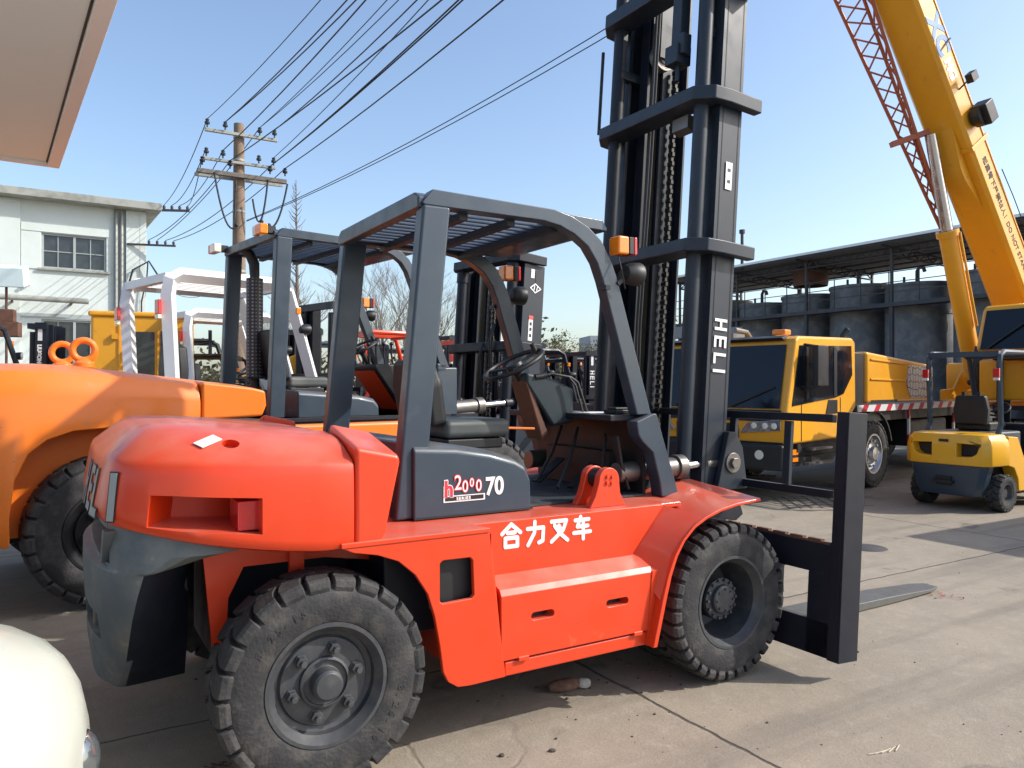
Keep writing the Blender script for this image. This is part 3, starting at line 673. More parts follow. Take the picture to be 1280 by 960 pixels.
b = MB(); b.prism([(1.435, 1.61), (1.47, 1.60), (1.60, 1.30), (1.555, 1.26)], -.085, .085); b.build('column_cover', RST, main, bevel=.01)
b = MB(); b.tube([(1.52, -.10, 1.63), (1.60, -.12, 1.65), (1.72, -.14, 1.63), (1.77, -.14, 1.60), (1.84, -.15, 1.40)], .008, 8); b.tube([(1.70, -.15, 1.63), (1.74, -.16, 1.58), (1.80, -.17, 1.38)], .007, 8)
b.tube([(1.50, -.09, 1.63), (1.57, -.10, 1.64)], .018, 10); b.build('grab_handle', BLK, main)
# pin bracket on the deck
for y in (-.60, -.72):
    pts = [(1.41, .962), (1.64, .962), (1.605, 1.03), (1.60, 1.09)] + [(1.535+.065*math.cos(t*PI/8), 1.10+.062*math.sin(t*PI/8)) for t in range(0, 9)] + [(1.465, 1.08), (1.445, 1.02)]
    b = MB(); b.prism(pts, y-.022, y+.022); b.build('pin_bracket', RED, main, bevel=.005)
b = MB(); b.tube([(1.535, -.60, 1.10), (1.535, -.72, 1.10)], .052, 20); b.build('bracket_roller', BLK, main)
b = MB()
for i in range(4): b.lathe([(.010, -.742), (.010, -.752), (.0001, -.752)], 8, o=(1.535+.022*math.cos(i*PI/2+.7), 0, 1.10+.022*math.sin(i*PI/2+.7)))
b.build('bracket_bolts', RED, main)
# lamps on the front legs
for s in (-1, 1):
    lamp(main, (1.73, s*.60, 2.335), .055)
    headlamp(main, (1.80, s*.60, 2.19), .062)
    b = MB(); b.bar((1.70, s*.60, 2.13), (1.76, s*.60, 2.17), .02); b.tube([(1.69, s*.62, 2.28), (1.68, s*.66, 2.2), (1.72, s*.64, 2.10)], .004, 6); b.build('lamp_bracket', BLK, main)
    b = MB(); b.box(1.60, 1.63, s*.60-.03, s*.60+.03, 2.09, 2.115); b.build('clamp', DRK, main)
# mast
T = tilt(2.45, 1.49, 4)
mast(main, 2.45, .50, .12, 4.62, [(3.335, .085), (2.415, .08), (4.14, .10)], T, zc=3.90)
b = MB(T); b.box(2.28, 2.35, -.30, -.22, 3.62, 4.6); b.box(2.25, 2.37, -.31, -.20, 3.58, 3.70); b.box(2.27, 2.34, -.34, -.30, 3.63, 3.76); b.lathe([(.016, 3.48), (.016, 3.60)], 10, axis='z', o=(2.31, -.26, 0), cap=True); b.build('hanging_bracket', MST, main, bevel=.006)
b = MB(T); b.prism([(2.56, 4.05), (2.66, 4.02), (2.74, 4.10), (2.74, 4.5), (2.52, 4.5), (2.52, 4.2)], -.60, -.515); b.prism(capsule(2.62, 2.68, 4.12, 4.2), -.606, -.60); b.build('top_lug', MST, main, bevel=.008)
b = MB(T); b.prism([(2.38, 3.28), (2.48, 3.28), (2.48, 3.26), (2.44, 3.18), (2.38, 3.2)], -.30, -.16); b.build('hose_clamp', STL, main)
for i, y in enumerate((.16, .19)):
    b = MB(T); b.tube([(2.50, y, .9), (2.48, y+.01, 2.0), (2.49, y, 3.0), (2.5, y, 4.4)], .010, 8); b.build('mast_hose', BLK, main)
b = MB(T); b.tube([(2.33, .56, 3.38), (2.33, .56, 3.98)], .012, 8); b.build('mast_pipe', BLK, main)
for s in (-1, 1):
    b = MB(T); b.box(2.36, 2.40, s*.40-.03, s*.40+.03, 3.78, 4.1); b.box(2.36, 2.56, s*.40-.03, s*.40+.03, 3.74, 3.80); b.build('chain_anchor', MST, main, bevel=.004)
heli(.085, LET, main, T @ pmat((2.502, -.5045, 1.985), (0, 0, -1), (1, 0, 0)), gap=.62, w=.21)
b = MB(T); b.box(2.52, 2.575, -.5065, -.5045, 2.79, 2.96); lb = b.build('label', PAP, main)
b = MB(T)
for z in (2.83, 2.90): b.box(2.535, 2.560, -.5075, -.5065, z, z+.02)
b.build('pictogram', BLK, lb)
# mast foot and tilt cylinders
for s in (-1, 1):
    b = MB(); b.prism([(2.50, .95), (2.76, .95), (2.72, 1.20), (2.66, 1.30), (2.60, 1.30)], s*.50 + (-.05 if s < 0 else .01), s*.50 + (-.01 if s < 0 else .05)); b.build('tilt_bracket', MST, main, bevel=.006)
    b = MB(); b.tube([(1.80, s*.46, 1.09), (2.25, s*.46, 1.10)], .058, 24); b.tube([(2.235, s*.46, 1.10), (2.30, s*.46, 1.10)], .072, 24); tc_ = b.build('tilt_cylinder', STL, main, bevel=.005)
    b = MB(); b.tube([(2.29, s*.46, 1.10), (2.50, s*.46, 1.108)], .030, 20); b.build('rod', CHR, tc_)
    b = MB(); b.tube([(2.47, s*.46, 1.107), (2.60, s*.46, 1.11)], .045, 20); b.lathe([(.062, -.06), (.062, .05)], 20, o=(2.63, s*.5, 1.112), cap=True); b.lathe([(.035, -.08), (.035, .06)], 6, o=(2.63, s*.5, 1.112), cap=True); b.build('rod_clevis', STL, tc_, bevel=.004)
    b = MB(T); b.box(2.48, 2.66, min(s*.52, s*.36), max(s*.52, s*.36), .25, .98); b.prism([(2.60, 1.02), (2.80, .93), (2.86, .80), (2.80, .76), (2.60, .78)], s*.45-.02, s*.45+.02); b.build('mast_foot', DRK, main, bevel=.006)
# carriage, backrest and forks
X = 2.75; W = 1.25
cb = MB(T)
cb.box(X, X+.05, -W+.06, W-.06, .575, .735)
for s in (-1, 1):
    cb.box(X, X+.05, min(s*(W-.06), s*(W-.20)), max(s*(W-.06), s*(W-.20)), .13, .575)
    cb.box(X, X+.05, min(s*.85, s*.22), max(s*.85, s*.22), .32, .575)
cb.box(X, X+.05, -W+.06, W-.06, .13, .318)
cb.build('carriage', DRK, main, bevel=.003, seg=1)
b = MB(T)
b.box(X+.002, X+.03, -W+.07, W-.07, .737, .748)
for i in range(19): b.box(X+.002, X+.034, -1.12+i*.12, -1.12+i*.12+.085, .748, .758)
b.build('carriage_notches', RST, main)
for s in (-1, 1):
    b = MB(T); y0 = s*W
    b.box(X-.005, X+.155, min(y0, y0+s*.016), max(y0, y0+s*.016), .125, 1.46); b.box(X-.005, X+.012, min(y0, y0-s*.085), max(y0, y0-s*.06), .125, 1.46); b.box(X+.07, X+.084, min(y0, y0-s*.06), max(y0, y0-s*.06), .125, 1.455)
    b.build('backrest_post', DRK, main, bevel=.003, seg=1)
b = MB(T); b.box(X, X+.04, -W+.09, W-.09, 1.40, 1.445); b.build('backrest_top_bar', DRK, main, bevel=.004)
b = MB(T); b.box(X, X+.04, -W+.09, W-.09, .985, 1.030); b.build('backrest_middle_bar', DRK, main, bevel=.004)
for y in (-.86, -.44, 0, .44, .86):
    b = MB(T); b.box(X+.006, X+.034, y-.024, y+.024, 1.032, 1.398); b.build('backrest_upright', MST, main, bevel=.003)
for s in (-1, 1):
    b = MB(); yc = -.41 if s < 0 else .78
    b.box(2.735, 2.79, yc-.11, yc+.11, .02, .70)
    b.loft([[Vector((2.74, yc-.11, .004)), Vector((2.74, yc+.11, .004)), Vector((2.74, yc+.11, .072)), Vector((2.74, yc-.11, .072))],
            [Vector((4.3, yc-.11, .006)), Vector((4.3, yc+.11, .006)), Vector((4.3, yc+.11, .055)), Vector((4.3, yc-.11, .055))],
            [Vector((4.82, yc-.095, .012)), Vector((4.82, yc+.095, .012)), Vector((4.82, yc+.095, .034)), Vector((4.82, yc-.095, .034))],
            [Vector((4.95, yc-.06, .018)), Vector((4.95, yc+.06, .018)), Vector((4.95, yc+.06, .028)), Vector((4.95, yc-.06, .028))]])
    b.build('fork', FRK, main, bevel=.004)
# wheels
steer_wheel(main, (0, -.83, .425))
w2 = steer_wheel(main, (0, .83, .425)); w2.rotation_euler = (0, 0, PI)
wf = drive_wheel(main, (2.2, -.83, .425))
wf2 = copy_tree(wf, main); wf2.location = (2.2, .83, .425); wf2.rotation_euler = (0, 0, PI)
# ------------------------------------------------------------------ the bright orange forklift behind
org = thing('forklift', 'big bright orange forklift with two lifting rings and perforated exhaust, behind the red one', 'forklift', (-3.57, 6.216, 0), R(39))
def ocw(sx=1., sy=1.):
    pts = [(-1.30, 0), (-1.28, .45), (-1.20, .72), (-1.05, .90), (-.80, 1.0), (-.45, 1.05), (0, 1.06), (.70, 1.05), (.70, 0)]
    return [(.70 + (x-.70)*sx, y*sy) for x, y in pts]
lv = [(.50, ocw(.985, .985)), (.55, ocw()), (1.50, ocw(.995, .995)), (1.60, ocw(.975, .97)), (1.68, ocw(.94, .92)), (1.725, ocw(.87, .83)), (1.735, ocw(.7, .7))]
lv = [(z, [(x, y, z - (.10*max(0, min(1, (x+.2)/.9))*max(0, (z-1.3)/.4))) for x, y in o]) for z, o in lv]
b = MB(); b.loft(loft_sym(lv)); ocwo = b.build('counterweight', ORG, org, sm=50)
cs = []
for s in (-1, 1):
    c = MB(); c.prism([(-.52, .3), (-.525, .7), (-.495, .95), (-.42, 1.12), (-.31, 1.21), (-.15, 1.265), (.15, 1.285), (.45, 1.30), (1.3, 1.34), (1.3, .3)], s*1.3, s*.66); cs.append(c.build('c', ORG, org))
cut(ocwo, cs, bevel=.02, seg=3, sm=50)
for s in (-1, 1):
    rings = []
    for yy, dz in ((1.045, 0), (.62, .0)):
        rings.append([Vector((x, s*yy, z + dz)) for x, z in [(.712, 1.315), (1.18, 1.335), (1.215, 1.42), (1.205, 1.535), (1.10, 1.56 if yy > 1 else 1.585), (.712, 1.605 if yy > 1 else 1.63)]])
    b = MB(); b.loft(rings); b.build('side_panel', ORG, org, bevel=.02, seg=3)
    b = MB(); b.box(-.05, .90, min(s*.58, s*.62), max(s*.58, s*.62), .45, 1.32); b.box(.30, .33, min(s*.62, s*.66), max(s*.62, s*.66), .5, 1.25); b.build('inner_arch_plate', RED, org)
    steer = steer_wheel(org, (.09, s*.88, .54), r=.54, w=.30, N=26, rimm=BLK)
    if s > 0: steer.rotation_euler = (0, 0, PI)
    dw = drive_wheel(org, (3.5, s*.90, .54), r=.54, w=.30, N=30, dual=False)
    if s > 0: dw.rotation_euler = (0, 0, PI)
    b = MB(); b.box(1.0, 3.0, min(s*.75, s*.98), max(s*.75, s*.98), .45, 1.25); b.build('side_box', ORG, org, bevel=.03)
b = MB(); b.box(-.5, 3.7, -.55, .55, .45, 1.30); b.box(.7, 3.0, -.85, .85, 1.0, 1.30); b.build('chassis', DRK, org, bevel=.02)
b = MB(); b.tube([(0, -.8, .54), (0, .8, .54)], .10, 16); b.build('steering_axle', DRK, org)
for (x, y, yaw) in ((0., -.53, 50), (-.04, .14, 50)):
    M = Matrix.Translation((x, y, 1.845)) @ Matrix.Rotation(R(yaw - 39 - 20), 4, 'Z')
    b = MB(M); n = 28; b.tube([(.075*math.cos(2*PI*k/n), 0, .075*math.sin(2*PI*k/n)) for k in range(n+2)], .026, 10, cap=False)
    b.lathe([(.075, -.13), (.075, -.095), (.06, -.085), (.03, -.06)], 20, axis='z', cap=True); b.build('lifting_ring', ORG, org, bevel=.003)
# hood with number
b = MB()
def hr(y, dz): return [Vector((1.62, y, 1.20)), Vector((2.42, y, 1.20)), Vector((2.41, y, 1.40+dz)), Vector((2.36, y, 1.455+dz)), Vector((2.2, y, 1.485+dz)), Vector((1.62, y, 1.53+dz))]
b.loft([hr(-.72, -.03), hr(-.70, 0), hr(-.6, .01), hr(.6, .01), hr(.70, 0), hr(.72, -.03)]); oh = b.build('engine_hood', GRY, org, bevel=.012, sm=50)
text('100', .12, LET, 'lettering', oh, side(1.93, -.7215, 1.25), bold=.004, sx=.85)
b = MB(); b.box(1.25, 3.1, -.9, .9, 1.27, 1.30); b.build('deck', DRK, org)
guard(org, .66, 1.45, 2.945, 2.78, (3.25, 1.75), (1.385, 1.29), m=GRY, slats=15, pt=.09)
b = MB(); b.box(3.1, 3.35, -.66, .66, 1.27, 1.76); b.build('front_cowl', GRY, org, bevel=.02)
for s in (-1, 1):
    b = MB(); b.box(3.10, 3.22, min(s*.56, s*.66), max(s*.56, s*.66), 1.7, 1.8); b.build('cowl_side', GRY, org, bevel=.02)
    o = lamp(org, (3.02, s*.66, 2.50), .06); headlamp(org, (3.06, s*.66, 2.36), .06)
# rear lamps (white and amber blocks)
for y in (-.60, .60):
    M = Matrix.Translation((1.37, y, 2.925))
    b = MB(M); b.box(-.055, .02, -.03, .10, -.045, .045); l_ = b.build('rear_lamp', AMB if y < 0 else CLN, org, bevel=.012)
    b = MB(M); b.box(-.05, .02, .102, .17, -.043, .043); b.build('lens', CLN if y < 0 else RLN, l_, bevel=.01)
    b = MB(M); b.box(.022, .09, -.02, .06, -.03, .03); b.build('lamp_bracket', BLK, l_)
# exhaust with perforated shield
b = MB(); b.tube([(1.58, .20, 1.3), (1.58, .20, 1.62), (1.58, .20, 2.62), (1.575, .20, 2.74), (1.54, .22, 2.84), (1.47, .25, 2.90)], [.045, .045, .045, .05, .05, .05], 16); ex = b.build('exhaust_pipe', BLK, org)
b = MB(); b.tube([(1.58, .20, 1.66), (1.58, .20, 2.60)], .078, 24); b.build('perforated_shield', PERF, ex)
b = MB(); b.box(1.47, 1.69, .09, .31, 1.64, 1.66); b.build('bracket', BLK, ex)
seat(org, 1.75, 0, 1.56, h=.5)
steering(org, (2.62, .05, 1.96), .20, 62, base=(2.85, .05, 1.6))
b = MB(); b.loft([[Vector((2.60, y, z)) for y, z in ((-.30, 1.75), (.22, 1.75), (.22, 1.79), (-.30, 1.79))], [Vector((2.95, y, z)) for y, z in ((-.30, 1.30), (.22, 1.30), (.22, 1.79), (-.30, 1.79))]]); dsh = b.build('instrument_console', BLK, org, bevel=.02)
b = MB(); b.loft([[Vector((2.605, y, 1.725)) for y in (-.26, .18)] + [Vector((2.615, y, 1.722)) for y in (.18, -.26)], [Vector((2.915, y, 1.33)) for y in (-.22, .14)] + [Vector((2.925, y, 1.327)) for y in (.14, -.22)]]); b.build('console_panel', RED, dsh, bevel=.003)
b = MB()
for k in range(4): b.tube([(2.72+.05*k, .02-.07*k, 1.78), (2.70+.05*k, .02-.07*k, 1.90), (2.69+.05*k, .0-.07*k, 1.99)], .010, 8); b.sphere((2.69+.05*k, .0-.07*k, 2.0), .02)
b.build('control_levers', BLK, org)
TO = tilt(4.2, 1.5, 4)
mast(org, 4.2, .56, .15, 3.02, [(2.985, .10), (2.0, .10)], TO, m=DRK, cyl_r=.06, sprocket=False)
b = MB(TO); b.prism([(4.205, .3), (4.50, .3), (4.50, 2.93), (4.205, 2.93)], -.585, -.566); pl = b.build('mast_side_plate', MST, org, bevel=.004)
M0 = TO @ pmat((4.30, -.587, 2.62), (1, 0, 0), (0, 0, 1))
strokes([[(0, .05), (.07, .10), (.15, .05), (.07, 0), (0, .05)], [(.05, .03), (.06, .075)], [(.09, .03), (.10, .07)]], .012, LET, 'emblem', pl, M0)
b = MB(TO); b.box(4.30, 4.36, -.589, -.586, 2.08, 2.36); lb = b.build('label', PAP, pl)
b = MB(TO); b.box(4.30, 4.36, -.5905, -.589, 2.315, 2.36); b.build('label_heading', RLN, lb)
b = MB(TO)
for z in (2.12, 2.19, 2.25): b.box(4.315, 4.345, -.5905, -.589, z, z+.035)
b.build('pictogram', BLK, lb)
b = MB(TO); b.box(4.30, 4.35, -.589, -.586, 2.78, 2.88); b.build('sticker', PAP, pl)
b = MB(TO); b.prism(capsule(4.37, 4.41, 2.74, 2.78) if False else [(4.37, 2.72), (4.41, 2.72), (4.415, 2.86), (4.365, 2.86)], -.588, -.586); b.build('slot', BLK, pl)
for s in (-1, 1):
    b = MB(); b.tube([(3.05, s*.5, 1.32), (3.72, s*.5, 1.36)], .075, 24); b.tube([(3.68, s*.5, 1.357), (3.77, s*.5, 1.362)], .09, 24); o = b.build('tilt_cylinder', STL if s < 0 else DRK, org, bevel=.005)
    b = MB(); b.tube([(3.77, s*.5, 1.362), (4.12, s*.5, 1.385)], .038, 20); b.build('rod', CHR, o)
    b = MB(); b.tube([(4.08, s*.5, 1.38), (4.24, s*.5, 1.39)], .055, 16); b.build('rod_clevis', DRK, o)
b = MB(); b.tube([(4.05, -.30, 1.5), (4.0, -.35, 2.1), (4.1, -.30, 2.25), (4.2, -.2, 2.1), (4.2, -.2, 1.4)], .02, 8); b.tube([(4.05, -.15, 1.3), (3.95, -.22, 1.9), (4.05, -.15, 2.05), (4.2, -.1, 1.9)], .016, 8); b.build('hydraulic_hoses', BLK, org)
b = MB(TO); b.box(4.62, 4.68, -1.1, 1.1, .2, .9); b.box(4.62, 4.68, -1.1, 1.1, 1.25, 1.32)
for y in (-1.08, -.5, 0, .5, 1.04): b.box(4.62, 4.68, y-.02, y+.02, .9, 1.25)
b.build('carriage', DRK, org)

# ------------------------------------------------------------------ small counterbalance forklifts
def mini(label, loc, rz, scale, body, guardm=GRY, mastm=DRK, mz=2.1, brand=None, group=None, lower=CWG, full=True, gr=.036, seatm=BLK):
    t = thing('forklift', label, 'forklift', loc, rz, group, scale)
    def hf(k=1., ky=1.): return [(.0 + x*k, y*ky) for x, y in [(-.47, 0), (-.465, .30), (-.44, .46), (-.36, .55), (-.20, .575), (.05, .575), (.05, 0)]]
    b = MB(); b.loft(loft_sym([(.60, hf(.985, .985)), (.62, hf()), (.84, hf(1., 1.)), (.93, hf(.97, .97)), (1.0, hf(.88, .88)), (1.015, hf(.7, .75))]))
    c0 = b.build('counterweight', body, t, sm=45)
    cs = []
    for s in (-1, 1):
        c = MB(); c.loft([[Vector((x, s*.16 + s*dy*w_, z)) for dy, z in ((0, .885), (.31, .875), (.27, .76), (.20, .72), (.0, .71))] for x, w_ in ((-.6, 1.), (-.30, .8))]); cs.append(c.build('c', body, t))
    cut(c0, cs, bevel=.012, seg=2, sm=40)
    b = MB(); b.box(-.33, -.28, -.50, .50, .70, .90); b.build('counterweight_vent', BLK, t)
    def lf(k=1.): return [(x, y*k) for x, y in [(-.455, 0), (-.45, .28), (-.42, .42), (-.34, .48), (-.22, .48), (-.20, .30), (-.2, 0)]]
    b = MB(); b.loft(loft_sym([(.20, [(x+.03, y*.82) for x, y in lf()]), (.30, lf(.9)), (.58, lf(1.05)), (.60, lf(1.05))])); lo = b.build('lower_counterweight', lower, t, sm=35, bevel=.01)
    b = MB(); b.box(-.475, -.44, -.10, .10, .33, .45); b.box(-.52, -.45, -.13, .13, .36, .40); b.build('tow_bracket', BLK, t)
    b = MB()
    for s in (-1, 1):
        b.prism([(.04, .98), (.04, .60), (.20, .56), (.30, .42), (.33, .25), (1.0, .25), (1.05, .62), (1.30, .80), (1.45, .80), (1.45, .84), (1.1, .82), (.95, .66), (.50, .64), (.30, .96)], s*.56, s*.40)
    b.build('body', body, t, bevel=.012)
    b = MB(); b.box(-.2, 1.5, -.38, .38, .25, .66); b.build('chassis', DRK, t)
    b = MB(); b.box(.06, .80, -.38, .38, .66, 1.02); b.build('engine_hood', GRY, t, bevel=.03)
    for s in (-1, 1):
        w = MB(); r = .245
        tm = tyre_mb(r, .17, 18, lug=.36, ri=.52, depth=.02)
        w.lathe([(.135, -.06), (.14, -.08), (.12, -.08), (.10, -.03), (.06, -.02), (.055, -.05), (.0001, -.05)], 24)
        wo = w.build('wheel', RIM, t); wo.location = (0, s*.49, r)
        tm.build('tyre', RUB, wo)
        if s > 0: wo.rotation_euler = (0, 0, PI)
        if full:
            w2 = copy_tree(wo, t); w2.scale = (1.25,)*3; w2.location = (1.35, s*.48, r*1.25)
    gm = guardm
    for s in (-1, 1):
        y = s*.46
        b = MB(); b.tube([(-.02, y, 1.0), (.06, y, 1.12), (.02, y, 1.9), (.04, y, 2.03), (.12, y, 2.08), (1.0, y, 2.08), (1.12, y, 2.02), (1.42, y, 1.05), (1.45, y, .85)], gr, 8 if gr < .05 else 4); b.build('guard_side_frame', gm, t)
    b = MB(); b.box(.0, .06, -.46, .46, 2.02, 2.09)
    for k in range(9): b.box(.10, 1.04, -.40+.1*k-.012, -.40+.1*k+.012, 2.055, 2.08)
    b.box(1.02, 1.08, -.46, .46, 2.02, 2.09); b.build('guard_roof', gm, t)
    b = MB(); b.box(.28, .68, -.22, .22, 1.02, 1.14); b.build('seat_cushion', seatm, t, bevel=.03)
    b = MB(); b.prism([(-.21, 1.10), (.21, 1.10), (.23, 1.30), (.19, 1.50), (-.19, 1.50), (-.23, 1.30)], .20, .30, plane='yz'); b.build('seat_backrest', seatm, t, bevel=.03, seg=3)
    b = MB()
    for s in (-1, 1): b.box(.23, .26, s*.10-.02, s*.10+.02, 1.49, 1.55)
    b.build('seat_hinge', BLK, t)
    for s in (-1, 1):
        b = MB(); b.box(-.075, -.045, s*.46-.04, s*.46+.04, 1.74, 1.86); lo_ = b.build('tail_lamp', RLN, t, bevel=.006)
        b = MB(); b.box(-.072, -.048, s*.46-.036, s*.46+.036, 1.705, 1.738); b.build('reverse_lens', CLN, lo_)
    b = MB(); b.tube([(.85, .30, 1.0), (.95, .34, 1.18), (1.15, .34, 1.15), (1.3, .30, .9)], .014, 8); b.tube([(1.05, .28, 1.0), (1.08, .28, 1.22)], .010, 6); b.tube([(1.12, .34, 1.0), (1.15, .34, 1.24)], .010, 6); b.build('control_levers', BLK, t)
    b = MB(); b.box(-.475, -.465, -.06, .06, .90, .935); b.build('rating_plate', BLK, c0)
    steering(t, (.98, 0, 1.30), .15, 55, base=(1.22, 0, .9))
    b = MB(); b.box(1.15, 1.42, -.42, .42, .62, 1.10); b.build('front_cowl', DRK, t, bevel=.03)
    for s in (-1, 1): lamp(t, (1.20, s*.50, 1.85), .035, stripe=False); headlamp(t, (1.26, s*.50, 1.68), .05)
    Tm = tilt(1.70, .5, 1)
    for s in (-1, 1):
        b = MB(Tm); b.box(1.70, 1.83, min(s*.36, s*.34), max(s*.36, s*.34), .08, mz); b.box(1.70, 1.725, min(s*.34, s*.27), max(s*.34, s*.27), .08, mz); b.box(1.805, 1.83, min(s*.34, s*.27), max(s*.34, s*.27), .08, mz)
        oc = b.build('outer_channel', mastm, t)
        b = MB(Tm); b.box(1.75, 1.88, min(s*.265, s*.245), max(s*.265, s*.245), .15, mz-.02); b.box(1.75, 1.77, min(s*.245, s*.19), max(s*.245, s*.19), .15, mz-.02); b.build('inner_channel', DRK, t)
        b = MB(Tm); b.tube([(1.66, s*.30, .2), (1.66, s*.30, mz-.12)], .033, 10); b.build('lift_cylinder', DRK, t)
        b = MB(Tm); b.box(1.90, 1.94, s*.22-.05, s*.22+.05, .05, .55); b.box(1.90, 2.95, s*.22-.05, s*.22+.05, .04, .08); b.build('fork', DRK, t)
    for z in (mz-.05, mz*.62):
        b = MB(Tm); b.prism([(1.62, -.38), (1.84, -.38), (1.84, -.362), (1.66, -.362), (1.66, .362), (1.84, .362), (1.84, .38), (1.62, .38)], z-.035, z+.035, plane='xy'); b.build('crossbeam', mastm, t)
    b = MB(Tm); b.box(1.88, 1.92, -.5, .5, .15, .28); b.box(1.88, 1.92, -.5, .5, .48, .56); b.box(1.88, 1.91, -.5, .5, 1.10, 1.14)
    for y in (-.48, -.2, .2, .48): b.box(1.88, 1.91, y-.015, y+.015, .28, 1.12)
    b.build('carriage', DRK, t)
    if brand == 'HELI': heli(.075, LET, t, Tm @ pmat((1.725, -.3625, 1.75), (0, 0, -1), (1, 0, 0)), gap=.6, w=.22)
    elif brand: text(brand, .062, LET, 'lettering', t, Tm @ pmat((1.735, -.3625, 1.80), (0, 0, -1), (1, 0, 0)), bold=.005)
    if brand:
        b = MB(Tm); b.box(1.735, 1.785, -.3635, -.3615, 1.85, 2.02); b.build('label', PAP, t)
    return t
def at_post(px, py_top, Y, rz, sc, top=2.08, ly=-.46, lx=.0):
    """ground origin of a small forklift whose rear guard post stands on a given bearing"""
    X = (px - 640)/960*Y; c, s = math.cos(rz), math.sin(rz)
    return (X - sc*(lx*c - ly*s), Y - sc*(lx*s + ly*c), 0)
mini('small yellow forklift with grey lower counterweight, rear turned to the camera by the truck crane', (5.83, 9.95, 0), R(33), .96, YEL, guardm=GRY, lower=GRY)
mini('forklift with plain white overhead guard, nearer of the two white guards', at_post(207, 0, 8.6, R(46), 1.36), R(46), 1.36, ORG, guardm=WHT, mz=2.0, gr=.062)
mini('white-guarded forklift standing farther back, next to the black exhaust stack', at_post(232, 0, 11.2, R(46), 1.27), R(46), 1.27, WHT, guardm=WHT, mz=2.0, gr=.055)
mini('black-masted forklift parked against the pale building by the yellow cab', (-9.46, 11.65, 0), R(15), 1.22, BLK, mz=2.08, brand='LIUGONG', guardm=BLK)
# row of dealer forklifts in the distance, seen through the cab of the red one
hl = [(-.35, 13.1, 31, 1.04, DRK, DRK, 'HELI', 'dark forklift with white letters down its mast, right of the red-roofed one'),
      (-1.35, 14.6, 33, 1.15, RED, RED, None, 'forklift with a red overhead guard, seen left of the white-lettered mast'),
      (2.9-2.0, 15.5, 31, 1.0, ORG, DRK, 'HELI', 'orange forklift in the distance just left of the tall mast'),
      (2.65-1.0, 12.2, 20, .98, RED, GRY, None, 'small red forklift glimpsed between the rails of the tall mast'),
      (-3.2, 15.2, 40, 1.25, RED, RED, None, 'red-roofed forklift in the distance behind the steering wheel of the orange one'),
      (-4.9, 16.5, 28, 1.18, ORG, GRY, None, 'distant orange forklift behind the white guards'),
      (-1.9, 18.5, 35, 1.2, RED, DRK, None, 'farthest red forklift, under the bare trees')]
for x, y, a, s_, bm_, gm_, br_, lab in hl:
    mini(lab, (x, y, 0), R(a), s_, bm_, guardm=gm_, brand=br_, group='forklifts parked in the background')
mini('black forklift with a tall folded mast, half hidden behind the perforated exhaust', (-6.9, 14.4, 0), R(20), 1.15, BLK, guardm=BLK, mz=2.2, group='forklifts parked in the background')
mini('orange forklift with black guard, low behind the white guards', (-5.6, 12.6, 0), R(8), .98, ORG, guardm=BLK, group='forklifts parked in the background')
sc_ = thing('sun_blocker', 'container added unseen just outside the right edge to cast the solid shadow on the concrete', 'blocker', (7.42, 7.9, 0), R(30))  # invented box out of view, added only to throw a shadow into the picture
b = MB(); b.box(0, 4.2, -2.3, 0, .12, 2.42); b.box(.05, .25, -2.25, -.05, 0, .12); b.build('body', GALV, sc_, bevel=.01)
b = MB()
for k in range(26): b.box(.1+.155*k, .18+.155*k, .001, .03, .25, 2.3)
b.build('blocker_ribs', GALV, sc_)
b = MB()
for y in (-.7, -1.6): b.tube([(-.04, y, .2), (-.04, y, 2.35)], .018, 8)
b.build('blocker_bars', GALV, sc_)
for x, y, a, s_, bm_, gm_, br_, lab in ((1.0, 18.0, 30, 1.1, ORG, DRK, None, 'orange forklift in the second background row, right part'), (-.6, 17.2, 28, 1.1, DRK, GRY, None, 'dark forklift in the second background row, centre'), (.4, 20.5, 34, 1.15, RED, DRK, None, 'red forklift in the third background row'),
      (2.6, 16.4, 31, 1.05, ORG, GRY, None, 'orange forklift in the second background row, nearest the tall mast'), (-3.4, 18.4, 30, 1.15, DRK, DRK, None, 'dark forklift in the second background row, left part')):
    mini(lab, (x, y, 0), R(a), s_, bm_, guardm=gm_, brand=br_, group='forklifts parked in the background')

# ------------------------------------------------------------------ amber machine cab on the left
ex = thing('excavator', 'amber excavator with a boxy glazed cab in front of the pale building', 'excavator', (-5.75, 12.2, 0), R(20))
b = MB(); b.box(-.75, .62, -.6, .6, 1.25, 2.62); cab = b.build('cab', CRY, ex, bevel=.05, seg=3)
b = MB(); b.box(-.78, .66, -.63, .63, 2.60, 2.68); b.build('roof', CRY, cab, bevel=.03)
b = MB(); b.prism([(-.28, 1.5), (.12, 1.5), (.12, 2.38), (-.22, 2.38), (-.28, 2.3)], -.612, -.60); w = b.build('window', WGL, cab)
b = MB(); b.prism([(.20, 1.6), (.55, 1.6), (.48, 2.40), (.20, 2.40)], -.612, -.60); b.build('window', WGL, cab)
b = MB()
for (x, y, z0, z1) in ((-.36, 0, 1.35, 2.48), (.17, 0, 1.35, 2.48)): b.box(x-.012, x+.012, -.618, -.60, z0, z1)
for z in (1.6, 2.3): b.box(-.46, -.38, -.65, -.60, z-.04, z+.04)
b.build('door_frame_and_hinges', CRY, cab)
b = MB(); b.box(-2.6, .7, -.95, .95, .75, 1.25); b.box(-2.6, -.85, -.95, .95, 1.25, 1.75); b.build('body', CRY, ex, bevel=.08)
for s in (-1, 1):
    b = MB(); b.prism(capsule(-1.9, 1.3, .02, .72, 8), s*.75-.25, s*.75+.25); b.build('track', BLK, ex, bevel=.03)
